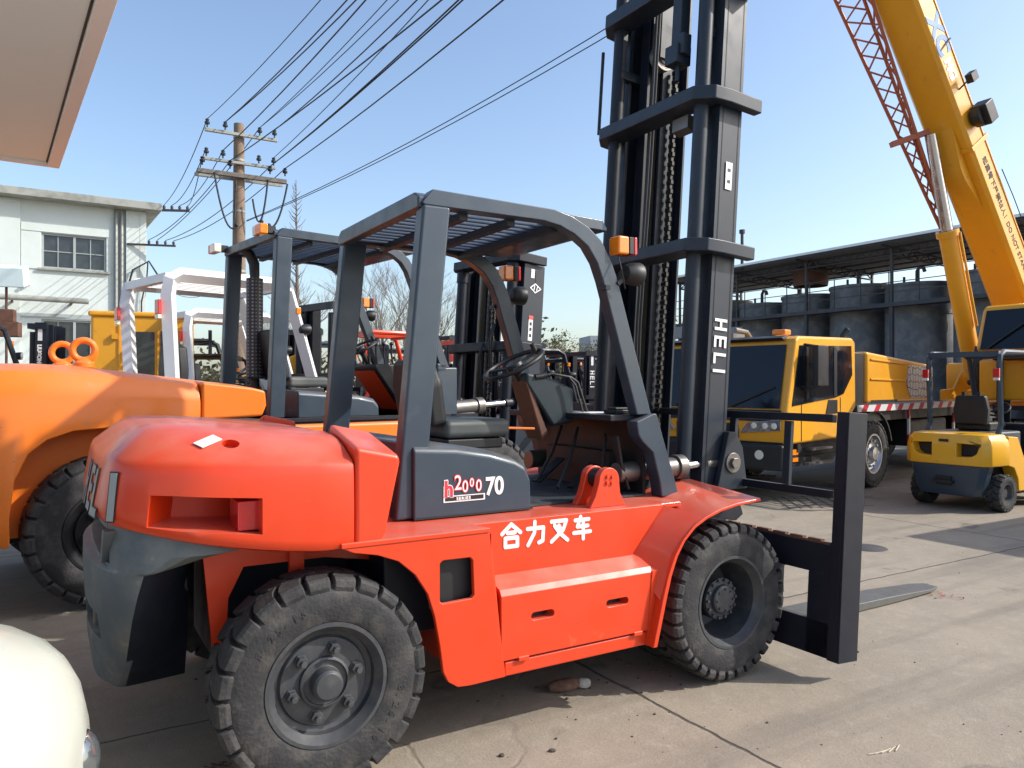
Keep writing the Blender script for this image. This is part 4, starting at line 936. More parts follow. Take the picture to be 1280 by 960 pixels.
b = MB(); b.bar((.6, .2, 1.2), (2.4, .2, 2.0), .3, .35, w2=.25, h2=.3); b.bar((2.4, .2, 2.0), (2.9, .2, .8), .22, .25); b.build('boom', CRY, ex, bevel=.03)
b = MB(); b.tube([(.75, -.5, 2.2), (.95, -.62, 2.25)], .015, 8); b.box(.88, .93, -.72, -.52, 2.05, 2.42); b.build('mirror', BLK, ex)

# ------------------------------------------------------------------ yellow truck crane
cr = thing('truck_crane', 'yellow truck crane with raised boom and folded red lattice jib, on the right', 'crane', (2.76, 10.79, 0), R(222.2))
prof = [(.02, .80), (.045, 1.05), (.03, 1.26), (-.20, 2.17), (-.26, 2.225), (-1.86, 2.26), (-1.96, 2.20), (-1.98, 1.25), (-1.50, .86), (-1.48, .82)]
b = MB(); b.prism(prof, -1.2, 1.2); cab = b.build('cab', CRY, cr, bevel=.07, seg=4)
b = MB(); b.loft([[Vector((.052, -1.10, 1.27)), Vector((.052, 1.10, 1.27)), Vector((.04, 1.10, 1.27)), Vector((.04, -1.1, 1.27))], [Vector((-.165, -1.08, 2.11)), Vector((-.165, 1.08, 2.11)), Vector((-.18, 1.08, 2.11)), Vector((-.18, -1.08, 2.11))]]); ws = b.build('windscreen', GLS, cab, bevel=.004)
b = MB()
for y0 in (-.5, .4): b.bar((.06, y0, 1.29), (-.01, y0+.6, 1.55), .02)
b.build('wiper', BLK, ws)
b = MB(); b.prism([(-.08, 1.30), (-.28, 2.10), (-1.80, 2.14), (-1.83, 1.72), (-1.55, 1.45), (-1.3, 1.40), (-.75, 1.36)], 1.195, 1.212); sw = b.build('side_window', GLS, cab, bevel=.003)
b = MB(); b.prism([(-.50, 1.40), (-.50, 2.08), (-.44, 2.08), (-.44, 1.38)], 1.213, 1.22); b.build('window_bar', BLK, sw)
b = MB(); b.prism([(-1.33, 1.42), (-1.33, 2.10), (-1.24, 2.10), (-1.24, 1.42)], 1.213, 1.22); b.build('window_bar', BLK, sw)
b = MB(); b.box(-.66, -.36, 1.34, 1.42, 1.56, 2.10); b.bar((-.4, 1.2, 2.12), (-.5, 1.38, 2.08), .03); b.bar((-.4, 1.2, 1.5), (-.5, 1.38, 1.58), .03); b.build('side_mirror', BLK, cab, bevel=.03)
b = MB(); b.prism([(-1.02, 1.18), (-1.10, 1.37), (-1.36, 1.37), (-1.36, 1.18)], 1.203, 1.212); dh = b.build('door_handle_recess', BLK, cab, bevel=.003)
b = MB(); b.box(-.34, -.33, 1.2, 1.206, .84, 1.33); b.box(-1.47, -1.46, 1.2, 1.206, .84, 1.40); b.build('door_seam', BLK, cab)
b = MB(); b.box(.045, .06, -1.12, 1.12, 1.10, 1.25); b.box(.04, .055, -.5, .5, .86, 1.06); b.build('grille', BLK, cab)
b = MB()
for k in range(4): b.box(.055, .075, -.95, .95, 1.115+.03*k, 1.127+.03*k)
b.build('grille_bars', GRY, cab)
b = MB(); b.prism([(-.16, 2.16), (-.10, 2.20), (-.26, 2.24), (-.30, 2.22)], -1.05, 1.05); b.build('sun_visor', BLK, cab, bevel=.01)
b = MB(); b.box(-.02, .22, -1.42, -1.28, 1.5, 2.0); b.bar((-.1, -1.2, 2.05), (.1, -1.35, 1.98), .03); b.build('side_mirror', BLK, cab, bevel=.03)
for y in (-.85, .85):
    b = MB(); b.lathe([(.0001, .13), (.06, .128), (.07, .11), (.07, .05)], 16, axis='x', o=(0, y, .66)); b.build('fog_lamp', CLN, cr)
b = MB(); b.box(-1.2, -.5, 1.10, 1.22, .50, .54); b.box(-1.15, -.55, 1.14, 1.24, .70, .73); b.build('cab_steps', STL, cr)
for s in (-1, 1):
    b = MB(); b.prism([(s*.52, .93), (s*1.12, .98), (s*1.12, 1.13), (s*.64, 1.08)], .035, .062, plane='yz'); h_ = b.build('headlight', CHR, cab, bevel=.006)
    b = MB()
    for yy in (.74, .90, 1.03): b.sphere((.06, s*yy, 1.04), .042, sx=.35)
    b.build('lens', CLN, h_)
b = MB(); b.box(-.05, .12, -1.18, 1.18, .46, .80); b.build('bumper', BLK, cr, bevel=.04, seg=3)
b = MB(); b.box(-1.95, .02, -1.12, 1.12, .62, .84); b.prism([(-.2, .5), (-1.3, .5), (-1.5, .62), (-.2, .62)], .95, 1.15); b.box(-.34, -.26, 1.15, 1.19, .70, .80); b.build('cab_underframe', BLK, cr)
b = MB(); b.box(-.30, -.16, 1.13, 1.175, .66, .73); b.box(-.30, -.16, 1.13, 1.175, .57, .62); b.build('marker_lamps', AMB, cr)
b = MB(); b.box(-.55, -.38, .75, .95, 2.255, 2.33); b.build('roof_beacon', AMB, cr, bevel=.02)
b = MB(); b.tube([(-.6, .3, 2.25), (-.5, .3, 2.33), (-.2, .3, 2.35)], .03, 8); b.box(-.7, -.4, -.1, .15, 2.25, 2.31); b.build('roof_horn', STL, cr)
b = MB(); b.box(-11.2, -.3, -.55, .55, .62, 1.12); b.box(-11.2, -2.05, -1.12, 1.12, 1.02, 1.17); b.build('chassis_frame', BLK, cr)
b = MB(); b.box(-2.35, -2.04, .2, 1.15, 1.18, 2.05); b.tube([(-2.2, .9, 2.0), (-2.2, .9, 2.32), (-2.26, .95, 2.42)], .05, 10); b.build('air_intake', BLK, cr, bevel=.03)
b = MB(); b.prism([(-2.40, 1.30), (-5.00, 1.30), (-5.10, 1.55), (-5.05, 1.92), (-2.40, 2.08)], -1.1, 1.18); bd = b.build('deck_cover', CRY, cr, bevel=.05, seg=3)
b = MB(); b.prism([(-2.5, 1.68), (-3.85, 1.66), (-3.85, 1.63), (-2.5, 1.65)], 1.18, 1.20); b.prism([(-2.5, 1.98), (-3.85, 1.93), (-3.85, 1.90), (-2.5, 1.95)], 1.18, 1.20); b.build('pressed_rib', CRY, bd, bevel=.006)
b = MB(); b.prism([(-3.98, 1.90), (-3.88, 1.60), (-4.05, 1.36), (-4.86, 1.36), (-5.0, 1.60), (-4.97, 1.88)], 1.182, 1.192); b.build('cell_decal', CELL, bd)
b = MB(); b.box(-3.5, -2.55, 1.18, 1.19, 1.305, 1.345); b.build('type_plate', BLK, bd)
b = MB(); b.box(-11.2, -2.10, 1.16, 1.185, 1.175, 1.275); b.build('reflective_edge', STR, cr)
b = MB(); b.box(-4.03, -3.97, 1.16, 1.19, .35, 1.17); b.box(-6.1, -6.04, 1.16, 1.19, .35, 1.17); b.box(-6.04, -4.03, 1.16, 1.19, .60, .66); b.build('side_guard', STR, cr)
b = MB(); b.box(-5.9, -4.2, .6, 1.12, .55, 1.0); b.build('fuel_tank', BLK, cr, bevel=.05)
for x in (-2.75, -7.0, -8.3):
    for s in (-1, 1):
        w = MB(); w.lathe([(.29, -.11), (.31, -.14), (.28, -.14), (.25, -.07), (.19, -.05), (.16, -.10), (.11, -.11), (.10, -.16), (.0001, -.17)], 32)
        for k in range(10): w.lathe([(.018, -.09), (.018, -.125), (.0001, -.125)], 8, o=(.20*math.cos(k*PI/5), 0, .20*math.sin(k*PI/5)))
        wo = w.build('wheel', CHR if False else mat('aluminium_rim', (.5, .51, .53), .3, metal=.85, dirt=.3), cr); wo.location = (x, s*1.0, .52)
        tyre_mb(.52, .30, 30, lug=.38, ri=.57, depth=.02).build('tyre', RUB, wo)
        if s > 0: wo.rotation_euler = (0, 0, PI)
    for s in (-1, 1):
        b = MB(); n = 12
        b.loft([[Vector((x + r_*math.cos(a), y, .52 + r_*math.sin(a))) for r_, y in ((.64, s*.80), (.64, s*1.15), (.67, s*1.15), (.67, s*.80))] for a in [R(15 + 150*k/n) for k in range(n+1)]]); b.build('mudguard', BLK, cr)
# superstructure: slewed a little towards the left of the picture
RC = Matrix.Rotation(R(222.2), 4, 'Z'); CI = (Matrix.Translation((2.76, 10.79, 0)) @ RC).inverted()
def w2c(X, Y, Z): return CI @ Vector((X, Y, Z))
az = math.atan2(-.49, -.87); TS = CI @ Matrix.Translation((8.75, 12.9, 0)) @ Matrix.Rotation(az, 4, 'Z')     # local +x = under the boom, +y = left
sup = MB(TS); sup.box(-1.6, .9, -.95, .2, 1.35, 1.95); sup.box(.2, 2.35, .42, 1.2, 1.35, 1.95); sup.box(-1.8, -.2, -.8, .8, 1.9, 2.5); sup.lathe([(.75, 1.17), (.75, 1.36)], 32, axis='z', cap=True); so = sup.build('superstructure', CRY, cr, bevel=.04)
b = MB(TS); b.prism([(.85, 1.32), (1.9, 1.32), (1.9, 1.50), (1.55, 1.52), (1.25, 1.9), (.95, 1.98)], -.02, .32); b.prism([(.85, 1.32), (1.9, 1.32), (1.9, 1.50), (1.55, 1.52), (1.25, 1.9), (.95, 1.98)], -.45, -.40); b.build('cylinder_bracket', CRY, cr, bevel=.02)
# operator's cab, on the right-hand side of the picture's boom (towards the camera)
b = MB(TS); b.prism([(1.15, 1.95), (2.6, 1.95), (2.75, 2.10), (2.57, 2.66), (2.50, 2.72), (1.15, 2.72)], .60, 1.50); oc = b.build('operator_cab', CRY, cr, bevel=.05, seg=3)
b = MB(TS); b.loft([[Vector((2.772, y, 2.08)) for y in (.68, 1.42)] + [Vector((2.75, y, 2.08)) for y in (1.42, .68)], [Vector((2.60, y, 2.64)) for y in (.68, 1.42)] + [Vector((2.57, y, 2.64)) for y in (1.42, .68)]]); og = b.build('windscreen', GLS, oc)
b = MB(TS); b.prism([(1.3, 2.08), (2.62, 2.08), (2.50, 2.64), (1.3, 2.64)], 1.49, 1.512); b.build('side_window', GLS, oc)
b = MB(TS); b.bar((2.785, .8, 2.10), (2.69, 1.25, 2.45), .02); b.build('wiper', BLK, og)
b = MB(TS); b.box(1.4, 2.3, 1.1, 1.5, 1.6, 1.92); b.build('cab_step', BLK, cr, bevel=.02)
b = MB(TS)
for k in range(5): b.tube([(1.9+.03*k, .20+.04*k, 2.0), (2.05+.03*k, .22+.04*k, 2.15), (2.15+.03*k, .24+.04*k, 1.9), (2.1, .25+.03*k, 1.4)], .022, 8)
b.build('hydraulic_hoses', BLK, cr)
# boom
L = R(54.5); W0 = Vector((8.94, 13.0, 1.9)); hd = Vector((-.871, -.491, 0)); bd_ = (hd*math.cos(L) + Vector((0, 0, math.sin(L)))).normalized()
lat = Vector((.491, -.871, 0)); upv = bd_.cross(lat) * -1
if upv.z < 0: upv = -upv
MBm = Matrix((bd_, lat, upv)).transposed().to_4x4(); MBm.translation = W0; BM = CI @ MBm      # x along boom, y = lateral towards camera/right, z = upper side
w, h = .31, .22
b = MB(BM)
def sec(x, w, h): return [Vector((x, y, z)) for y, z in ((-w, -h+.07), (-w+.07, -h), (w-.05, -h), (w, -h+.05), (w, h), (-w, h))]
b.loft([sec(-.3, w, h), sec(8.6, w, h)]); bo = b.build('boom', CRY, cr, bevel=.012, sm=30)
b = MB(BM); b.loft([sec(8.61, w*.86, h*.86), sec(13, w*.86, h*.86)]); b.build('inner_boom', CRY, bo, bevel=.012)
b = MB(BM); b.box(4.05, 4.12, -w-.03, w+.03, -h-.03, h+.03); b.prism([(3.1, -h-.0), (3.7, -h-.16), (3.9, -h-.16), (4.5, -h)], -.16, .16, ); b.build('boom_collar', CRY, bo, bevel=.01)
b = MB(BM); b.box(-.2, 8.4, w+.001, w+.012, h-.05, h-.03); b.build('weld_seam', CRY, bo)
MT = BM @ pmat((0, w+.004, -.09), (-1, 0, 0), (0, 0, 1))
text('起重臂下严禁站人！DO NOT STAND UNDER BOOM！', .125, BLK, 'lettering', bo, BM @ pmat((3.85, w+.003, -.05), (-1, 0, 0), (0, 0, 1)), bold=.001, sx=1.0)
BLU = mat('blue_lettering', (.08, .22, .62), .5)
text('XC', .42, BLU, 'lettering', bo, BM @ pmat((6.1, w+.003, -.14), (-1, 0, 0), (0, 0, 1)), bold=.02, sx=1.0)
text('MG', .24, LET, 'lettering', bo, BM @ pmat((5.45, w+.003, -.10), (-1, 0, 0), (0, 0, 1)), bold=.015, sx=.9)
b = MB(BM); b.tube([(4.45, w+.02, .0), (4.45, w+.02, .0001)], .01, 6) if False else b.box(4.30, 4.62, w+.03, w+.26, .02, .26); b.lathe([(.15, 0), (.16, .16)], 20, axis='y', o=(4.46, w+.02, .08), cap=True); b.build('cable_reel', BLK, bo, bevel=.02)
b = MB(BM); b.tube([(4.95, w, .0), (5.02, w+.12, .10)], .012, 8); b.box(4.97, 5.1, w+.10, w+.2, .06, .22); b.tube([(5.6, w, -.1), (5.66, w+.02, .2)], .012, 8); b.build('work_light', BLK, bo)
b = MB(BM); b.tube([(3.5, w+.05, h+.02), (3.0, w+.05, h+.06), (-.5, w+.05, h+.12)], .008, 6); b.build('wire_rope', WIR, bo)
# luffing cylinder
def wp(px, py, Y): return Vector(((px-640)/960*Y, Y, 1.59-(py-480)/960*Y))
c0 = CI @ wp(1218, 470, 12.4); c1 = CI @ wp(1184, 288, 11.9); c2 = CI @ wp(1163, 168, 11.65)
b = MB(); b.tube([c0, c1], .135, 24); b.tube([c1 - (c1-c0)*.04, c1], .165, 24); lc_ = b.build('luffing_cylinder', CRY, cr, sm=40)
b = MB(); b.tube([c1, c2], .085, 24); b.build('rod', CHR, lc_)
b = MB(); b.tube([c0 + (c1-c0)*.35 + Vector((0, .17, 0)), c0 + (c1-c0)*.98 + Vector((0, .17, .0))], .02, 8); b.build('oil_pipe', CRY, lc_)
# lattice jib, folded alongside
j0 = wp(1180, 285, 12.1); j1 = wp(1012, -140, 11.0); jd = (j1-j0).normalized(); jr = (lat*1.0).normalized(); jr = (jr - jd*jr.dot(jd)).normalized(); ju = jd.cross(jr)
Lj = (j1-j0).length; N = 10
def jp(t, k):
    wd = .05 + .30*t
    c = j0 + jd*Lj*t
    return CI @ (c + (jr*wd if k == 0 else -jr*wd if k == 1 else ju*wd*.9))
b = MB()
for k in range(3): b.tube([jp(0, k), jp(1, k)], .026, 8)
for i in range(N):
    t0, t1 = i/N, (i+1)/N
    for a, c_ in ((0, 1), (1, 2), (2, 0)):
        b.tube([jp(t0, a), jp((t0+t1)/2, c_)], .014, 6); b.tube([jp((t0+t1)/2, c_), jp(t1, a)], .014, 6)
b.build('lattice_jib', LAT, cr)
q = CI @ wp(1150, 172, 11.7); b = MB(); b.bar(CI @ wp(1114, 181, 11.7), CI @ wp(1160, 165, 11.7), .10, .08); b.build('jib_bracket', LAT, cr)
# ------------------------------------------------------------------ pale building on the left
def W(px, py, Y): return Vector(((px-640)/960*Y, Y, 1.59-(py-480)/960*Y))
bl = thing('building', 'pale mint two-storey building with a flat roof slab behind the orange forklift', 'building', (-11.1, 25.12, 0), R(33))
b = MB(); b.box(-30, -.83, 0, 9, 0, 7.10); wall = b.build('wall', WAL, bl)
cs = []
for (x0, x1, z0, z1) in ((-3.66, -1.92, 5.09, 6.16), (-3.66, -1.92, 1.2, 3.55), (-8.6, -6.6, 5.09, 6.16)):
    c = MB(); c.box(x0, x1, -.5, .22, z0, z1); cs.append(c.build('c', WAL, bl))
cut(wall, cs)
b = MB(); b.box(-30.3, -.40, -.55, 9.4, 7.10, 7.34); b.build('roof_slab', SLB, bl, bevel=.02)
b = MB(); b.box(-30, -4.20, -.07, 0.0, 0, 7.095); b.box(-1.38, -.80, -.10, 0., 0, 7.095); b.build('pilaster', WAL, bl, bevel=.01)
b = MB(); b.box(-4.18, -1.86, -.035, -.003, 6.18, 6.42); b.box(-4.18, -3.68, -.03, -.003, 5.05, 6.16); b.box(-30, -4.25, -.09, -.071, 6.95, 7.04); b.build('wall_moulding', WAL, bl, bevel=.005)
b = MB(); b.box(-4.18, -1.40, -.02, -.002, 3.58, 3.72); b.box(-1.72, -1.40, -.03, -.002, .5, 7.09); b.build('wall_trim', WA2, bl)
for (x0, x1, z0, z1) in ((-3.66, -1.92, 5.09, 6.16), (-3.66, -1.92, 1.2, 3.55), (-8.6, -6.6, 5.09, 6.16)):
    b = MB(); b.box(x0, x1, .12, .14, z0, z1); wn = b.build('window', WGL, bl)
    b = MB()
    xm = (x0+x1)/2
    for xa in (x0+.03, xm, x1-.03): b.box(xa-.035, xa+.035, .05, .12, z0, z1)
    for za in (z0+.03, z1-.03): b.box(x0, x1, .055, .115, za-.03, za+.03)
    for xa in ((x0+xm)/2, (xm+x1)/2): b.box(xa-.012, xa+.012, .08, .12, z0, z1)
    b.box(x0, x1, .085, .118, (z0+z1)/2-.012, (z0+z1)/2+.012)
    b.build('window_frame', WA2, wn)
b = MB(); b.box(-3.75, -1.83, -.10, .06, 5.03, 5.088); b.build('window_sill', SLB, bl)
for x in (-1.66, -1.50):
    b = MB(); b.tube([(x, -.10, .5), (x, -.10, 6.9), (x, -.02, 7.05)], .045, 12); b.build('downpipe', GALV, bl)
b = MB(); b.tube([(-12, -.50, 4.16), (-2.45, -.50, 4.10)], .085, 14); pp = b.build('overhead_pipe', SLB, bl)
b = MB()
for x in (-8, -4.4, -2.9): b.box(x-.03, x+.03, -.5, 0, 4.0, 4.06)
b.build('pipe_bracket', RST, pp)
b = MB(); b.bar((-.5, -.2, 7.18), (.42, -.55, 7.20), .07, .07); 
for k in range(4): b.lathe([(.035, 7.22), (.05, 7.28), (.035, 7.34)], 10, axis='z', o=(-.3+.22*k, -.28-.085*k, 0), cap=True)
b.build('wire_bracket', TRS, bl)
b = MB(); b.bar((-1.35, -.10, 6.02), (.0, -.55, 6.02), .06, .06)
for k in range(4): b.lathe([(.03, 6.05), (.045, 6.11), (.03, 6.16)], 10, axis='z', o=(-.75+.23*k, -.33-.07*k, 0), cap=True)
b.build('wire_bracket', TRS, bl)
b = MB(); b.tube([(-1.45, -.16, 3.0), (-1.5, -.18, 4.0), (-1.2, -.2, 5.2), (-.75, -.3, 5.5), (-.45, -.35, 5.0), (-.40, -.35, 4.7)], .03, 8); b.tube([(-.95, -.16, 2.8), (-.95, -.2, 4.2), (-.80, -.25, 5.0), (-.78, -.3, 5.45)], .022, 8); b.build('service_cable', WIR, bl)
b = MB(); b.box(-4.05, -3.95, -.18, 0, 4.55, 4.62); b.lathe([(.05, -.28), (.05, -.14)], 12, o=(-4.0, 0, 4.6), cap=True); b.build('camera', PAP, bl)
b = MB(); b.box(-1.0, -.82, -.12, -.10, 1, 7.0) if False else b.box(-.99, -.98, -.103, -.10, 1, 7.0); b.build('pilaster_joint', WA2, bl)
# rusty meter cabinet on the pipe, flat panel on a pole
mc = thing('lamp_panel', 'flat grey panel on a thin rusty post, cut by the left edge of the picture', 'panel', (W(8, 480, 14).x, 14, 0), R(20))
b = MB(); b.box(-.9, .32, -.2, .2, 3.38, 3.74, M=Matrix.Translation((0, 0, 3.56)) @ Matrix.Rotation(R(14), 4, 'X') @ Matrix.Translation((0, 0, -3.56)) @ Matrix.Diagonal((1, 1, 1, 1))); b.build('panel', SOF, mc, bevel=.02)
b = MB(); b.tube([(0, 0, 0), (0, 0, 3.42)], .022, 10); b.build('post', RST, mc)
b = MB(); b.box(-.3, .22, -.14, .14, 2.45, 2.72); b.box(-.1, .14, -.1, .1, 2.72, 2.95); b.build('bracket_box', RST, mc, bevel=.015)

# ------------------------------------------------------------------ utility pole, arms and wires
pole = thing('utility_pole', 'brown concrete utility pole with wooden cross-arms and insulators', 'utility pole', (-6.4, 18, 0), R(31))
b = MB(); b.tube([(0, 0, 0), (0, 0, 7.68)], [.20, .115], 20); b.build('pole', CON, pole)
def arm(z, x0, x1, y, t, m_):
    b = MB(); b.box(x0, x1, y-t/2, y+t/2, z-t*.45, z+t*.45); a = b.build('cross_arm', m_, pole, bevel=.008); return a
a1 = arm(7.38, -.78, .84, -.17, .08, GALV); a2 = arm(6.72, -.80, .80, -.17, .07, GALV); a3 = arm(6.42, -.95, 1.05, -.20, .11, WOOD); 
b = MB(); b.box(-.95, 1.05, .13, .19, 6.38, 6.45); b.build('cross_arm', GALV, pole)
INS = []
for (z, xs, y) in ((7.38, (-.74, -.35, .42, .76), -.24), (6.72, (-.76, -.40, .40, .74), -.24), (6.50, (-.85, -.25, .65, 1.0), -.27)):
    for x in xs:
        b = MB(); b.lathe([(.018, 0), (.018, .06), (.055, .07), (.06, .11), (.035, .13), (.045, .17), (.02, .19)], 12, axis='z', o=(x, y, z+.04), cap=True); b.build('insulator', TEAL if z > 6.6 else DRK, pole); INS.append((x, y, z+.22))
for z in (7.34, 6.8, 6.42, 5.6, 4.2):
    b = MB(); b.lathe([(.205-.012*z, z), (.213-.012*z, z), (.213-.012*z, z+.05), (.205-.012*z, z+.05)], 20, axis='z'); b.build('pole_band', GALV, pole)
def pl_(x, y, z): v = Matrix.Rotation(R(31), 4, 'Z') @ Vector((x, y, z)); return v + Vector((-6.4, 18, 0))
b = MB()
def loop(p, q, drop, n=10): return [Vector(p).lerp(Vector(q), i/n) + Vector((0, 0, -drop*4*(i/n)*(1-i/n))) for i in range(n+1)]
for p, q, d in (((-.6, -.3, 6.4), (-.1, -.3, 5.25), .5), ((.25, -.28, 5.9), (.6, -.28, 6.4), .75), ((.6, -.3, 5.3), (1.05, -.3, 6.35), .35), ((-.12, -.25, 6.3), (-.15, -.25, 5.4), .1)): b.tube(loop(p, q, d), .022, 8)
b.sphere((.45, -.28, 5.4), .05); b.sphere((.62, -.3, 5.32), .05); b.sphere((-.12, -.3, 5.25), .05)
b.build('jumper_cables', WIR, pole)
def wire(p, q, sag, r, label, n=14):
    p, q = Vector(p), Vector(q); b = MB()
    b.tube([p.lerp(q, i/n) + Vector((0, 0, -sag*4*(i/n)*(1-i/n))) - p for i in range(n+1)], r, 6)
    o = b.build('power_line', WIR, None, sm=60); o.location = p
    tag(o, label, 'cable', 'power lines')
tops = [397, 430, 441, 453, 480, 494, 517, 531, 546, 568, 573, 623]
src = [0, 1, 1, 5, 2, 2, 3, 7, 9, 10, 10, 11]
names = 'power line rising from the pole to the top edge, number'
ordn = ['leftmost', 'second from the left', 'third from the left', 'fourth from the left', 'fifth from the left', 'sixth from the left', 'sixth from the right', 'fifth from the right', 'fourth from the right', 'third from the right', 'second from the right', 'rightmost']
for i, (tp, si) in enumerate(zip(tops, src)):
    p = pl_(*INS[si]); Hh = p.z
    Yt = (Hh - .25 - 1.59) / .5; e = Vector(((tp-640)/960*Yt, Yt, Hh - .25))
    q = p + (e - p)*2.6; q.z = Hh + .25
    wire(p, q, .42, .008 if i in (0, 4, 5, 7) else .0115, f'black power line from the pole to the top edge, {ordn[i]} of twelve')
for k, (tx, lab) in enumerate(((785, 'upper'), (800, 'lower'))):
    p = pl_(.15, -.1, 5.42 - .02*k); e = W(tx, 0 if k == 0 else 2, 11.0); q = p + (e-p)*1.3
    wire(p, q, .30, .008, f'thin long grey wire from the pole towards the tall mast, {lab} of the pair')
Bq = lambda x, y, z: Matrix.Translation((-11.1, 25.12, 0)) @ Matrix.Rotation(R(33), 4, 'Z') @ Vector((x, y, z))
for i, (si, x, y, z) in enumerate(((0, -.3, -.28, 7.36), (4, -.08, -.36, 7.36), (5, .14, -.45, 7.36), (8, .36, -.53, 7.36), (9, -.75, -.33, 6.18), (2, -.52, -.4, 6.18), (10, -.29, -.47, 6.18), (11, -.06, -.54, 6.18))):
    up = 'upper' if z > 7 else 'lower'
    wire(pl_(*INS[si]), Bq(x, y, z), .25, .011, f'service wire from the pole to the {up} roof bracket, {["first","second","third","fourth"][i%4]} insulator from the wall')
wire(pl_(-.1, 0, 4.1), Bq(-.4, -.1, 4.9), .5, .008, 'single thin wire hanging slack from the pole to the building corner')

# ------------------------------------------------------------------ canopy overhead, top left
cn = thing('canopy', 'beige flat canopy overhead in the top left corner', 'canopy', (-3.36, 5.56, 0), R(34.5))
b = MB(); b.box(-5, 0, -5.5, 0, 3.20, 3.24); b.build('soffit', SOF, cn)
b = MB(); b.box(-.0, .075, -5.5, .045, 3.17, 3.50); b.box(-5, 0, .002, .045, 3.17, 3.50); b.build('fascia', mat('brown_metal_fascia', (.9, .95, .95), .6), cn, bevel=.004)
b = MB(); b.box(-5, 0, -5.5, .0, 3.44, 3.50); b.build('roof_sheet', ROOFM, cn)
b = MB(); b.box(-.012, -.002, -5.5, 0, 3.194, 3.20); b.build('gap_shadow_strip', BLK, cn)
for y in (-.5, -5.2):
    b = MB(); b.tube([(-4.7, y, 0), (-4.7, y, 3.2)], .06, 12); b.build('post', GALV, cn)

# ------------------------------------------------------------------ cream car nose, bottom left
car = thing('car', 'cream white car whose bonnet corner fills the bottom left corner', 'car', (-1.04, 1.59, 0), R(12))
def carsec(x, hw, zt, zs, zb, tum=.9):
    # half section points from the bottom outwards to the roof centre
    half = [(hw*.86, zb), (hw*.97, zb+.10), (hw, zs*.62+zb*.3), (hw*.985, zs-.07), (hw*.93, zs+ (zt-zs)*.18), (hw*.80, zs+(zt-zs)*.55), (hw*.55, zs+(zt-zs)*.86), (hw*.25, zt-.004), (0, zt)]
    r = [Vector((x, y, z)) for y, z in half]; return r + [Vector((x, -y, z)) for y, z in half[-2::-1]]
secs = [(.03, .40, .70, .63, .30), (-.01, .58, .83, .70, .26), (-.08, .69, .925, .78, .22), (-.22, .77, .99, .86, .2), (-.55, .84, 1.025, .91, .2), (-1.0, .87, 1.015, .92, .2), (-1.35, .875, 1.03, .95, .2),
        (-3.4, .875, 1.00, .93, .2), (-4.0, .84, .97, .90, .24), (-4.3, .74, .80, .70, .30)]
b = MB(); b.loft([carsec(*s_) for s_ in secs]); body = b.build('body', CRM, car, sm=80, subd=1)
for s in (-1, 1):
    b = MB(); b.tube([(-.16, s*.30, .918), (-.30, s*.52, .948), (-.60, s*.66, .982), (-1.0, s*.70, 1.003), (-1.3, s*.70, 1.018)], .004, 6); b.build('bonnet_seam', BLK, car)
b = MB()
def cab_(x, hw, z): return [Vector((x, hw, z)), Vector((x, -hw, z))]
b.loft([[Vector((-1.30, .78, .94)), Vector((-1.30, -.78, .94)), Vector((-3.9, -.78, .96)), Vector((-3.9, .78, .96))], [Vector((-2.05, .60, 1.43)), Vector((-2.05, -.60, 1.43)), Vector((-3.3, -.60, 1.45)), Vector((-3.3, .60, 1.45))]]); b.build('windows', GLS, car, bevel=.05, seg=3)
b = MB(); b.box(-3.3, -2.08, -.60, .60, 1.44, 1.48); b.build('roof', CRM, car, bevel=.03)
for s in (-1, 1):
    b = MB(); b.sphere((-.020, s*.455, .59), .088, sx=.6, sy=.9, sz=1.); hl_ = b.build('headlight', BLK, car)
    b = MB(); b.sphere((-.012, s*.458, .59), .084, sx=.6, sy=.9, sz=.97); b.build('lens', mat('headlight_lens', (.16, .18, .19), .08, coat=1., metal=.6), hl_)
    for x in (-.85, -3.4):
        w = MB(); w.lathe([(.19, -.06), (.20, -.09), (.15, -.09), (.03, -.06), (.0001, -.06)], 24); wo = w.build('wheel', GALV, car); wo.location = (x, s*.78, .31)
        tyre_mb(.31, .18, 40, lug=.4, ri=.62, depth=.008).build('tyre', RUB, wo)
        if s > 0: wo.rotation_euler = (0, 0, PI)

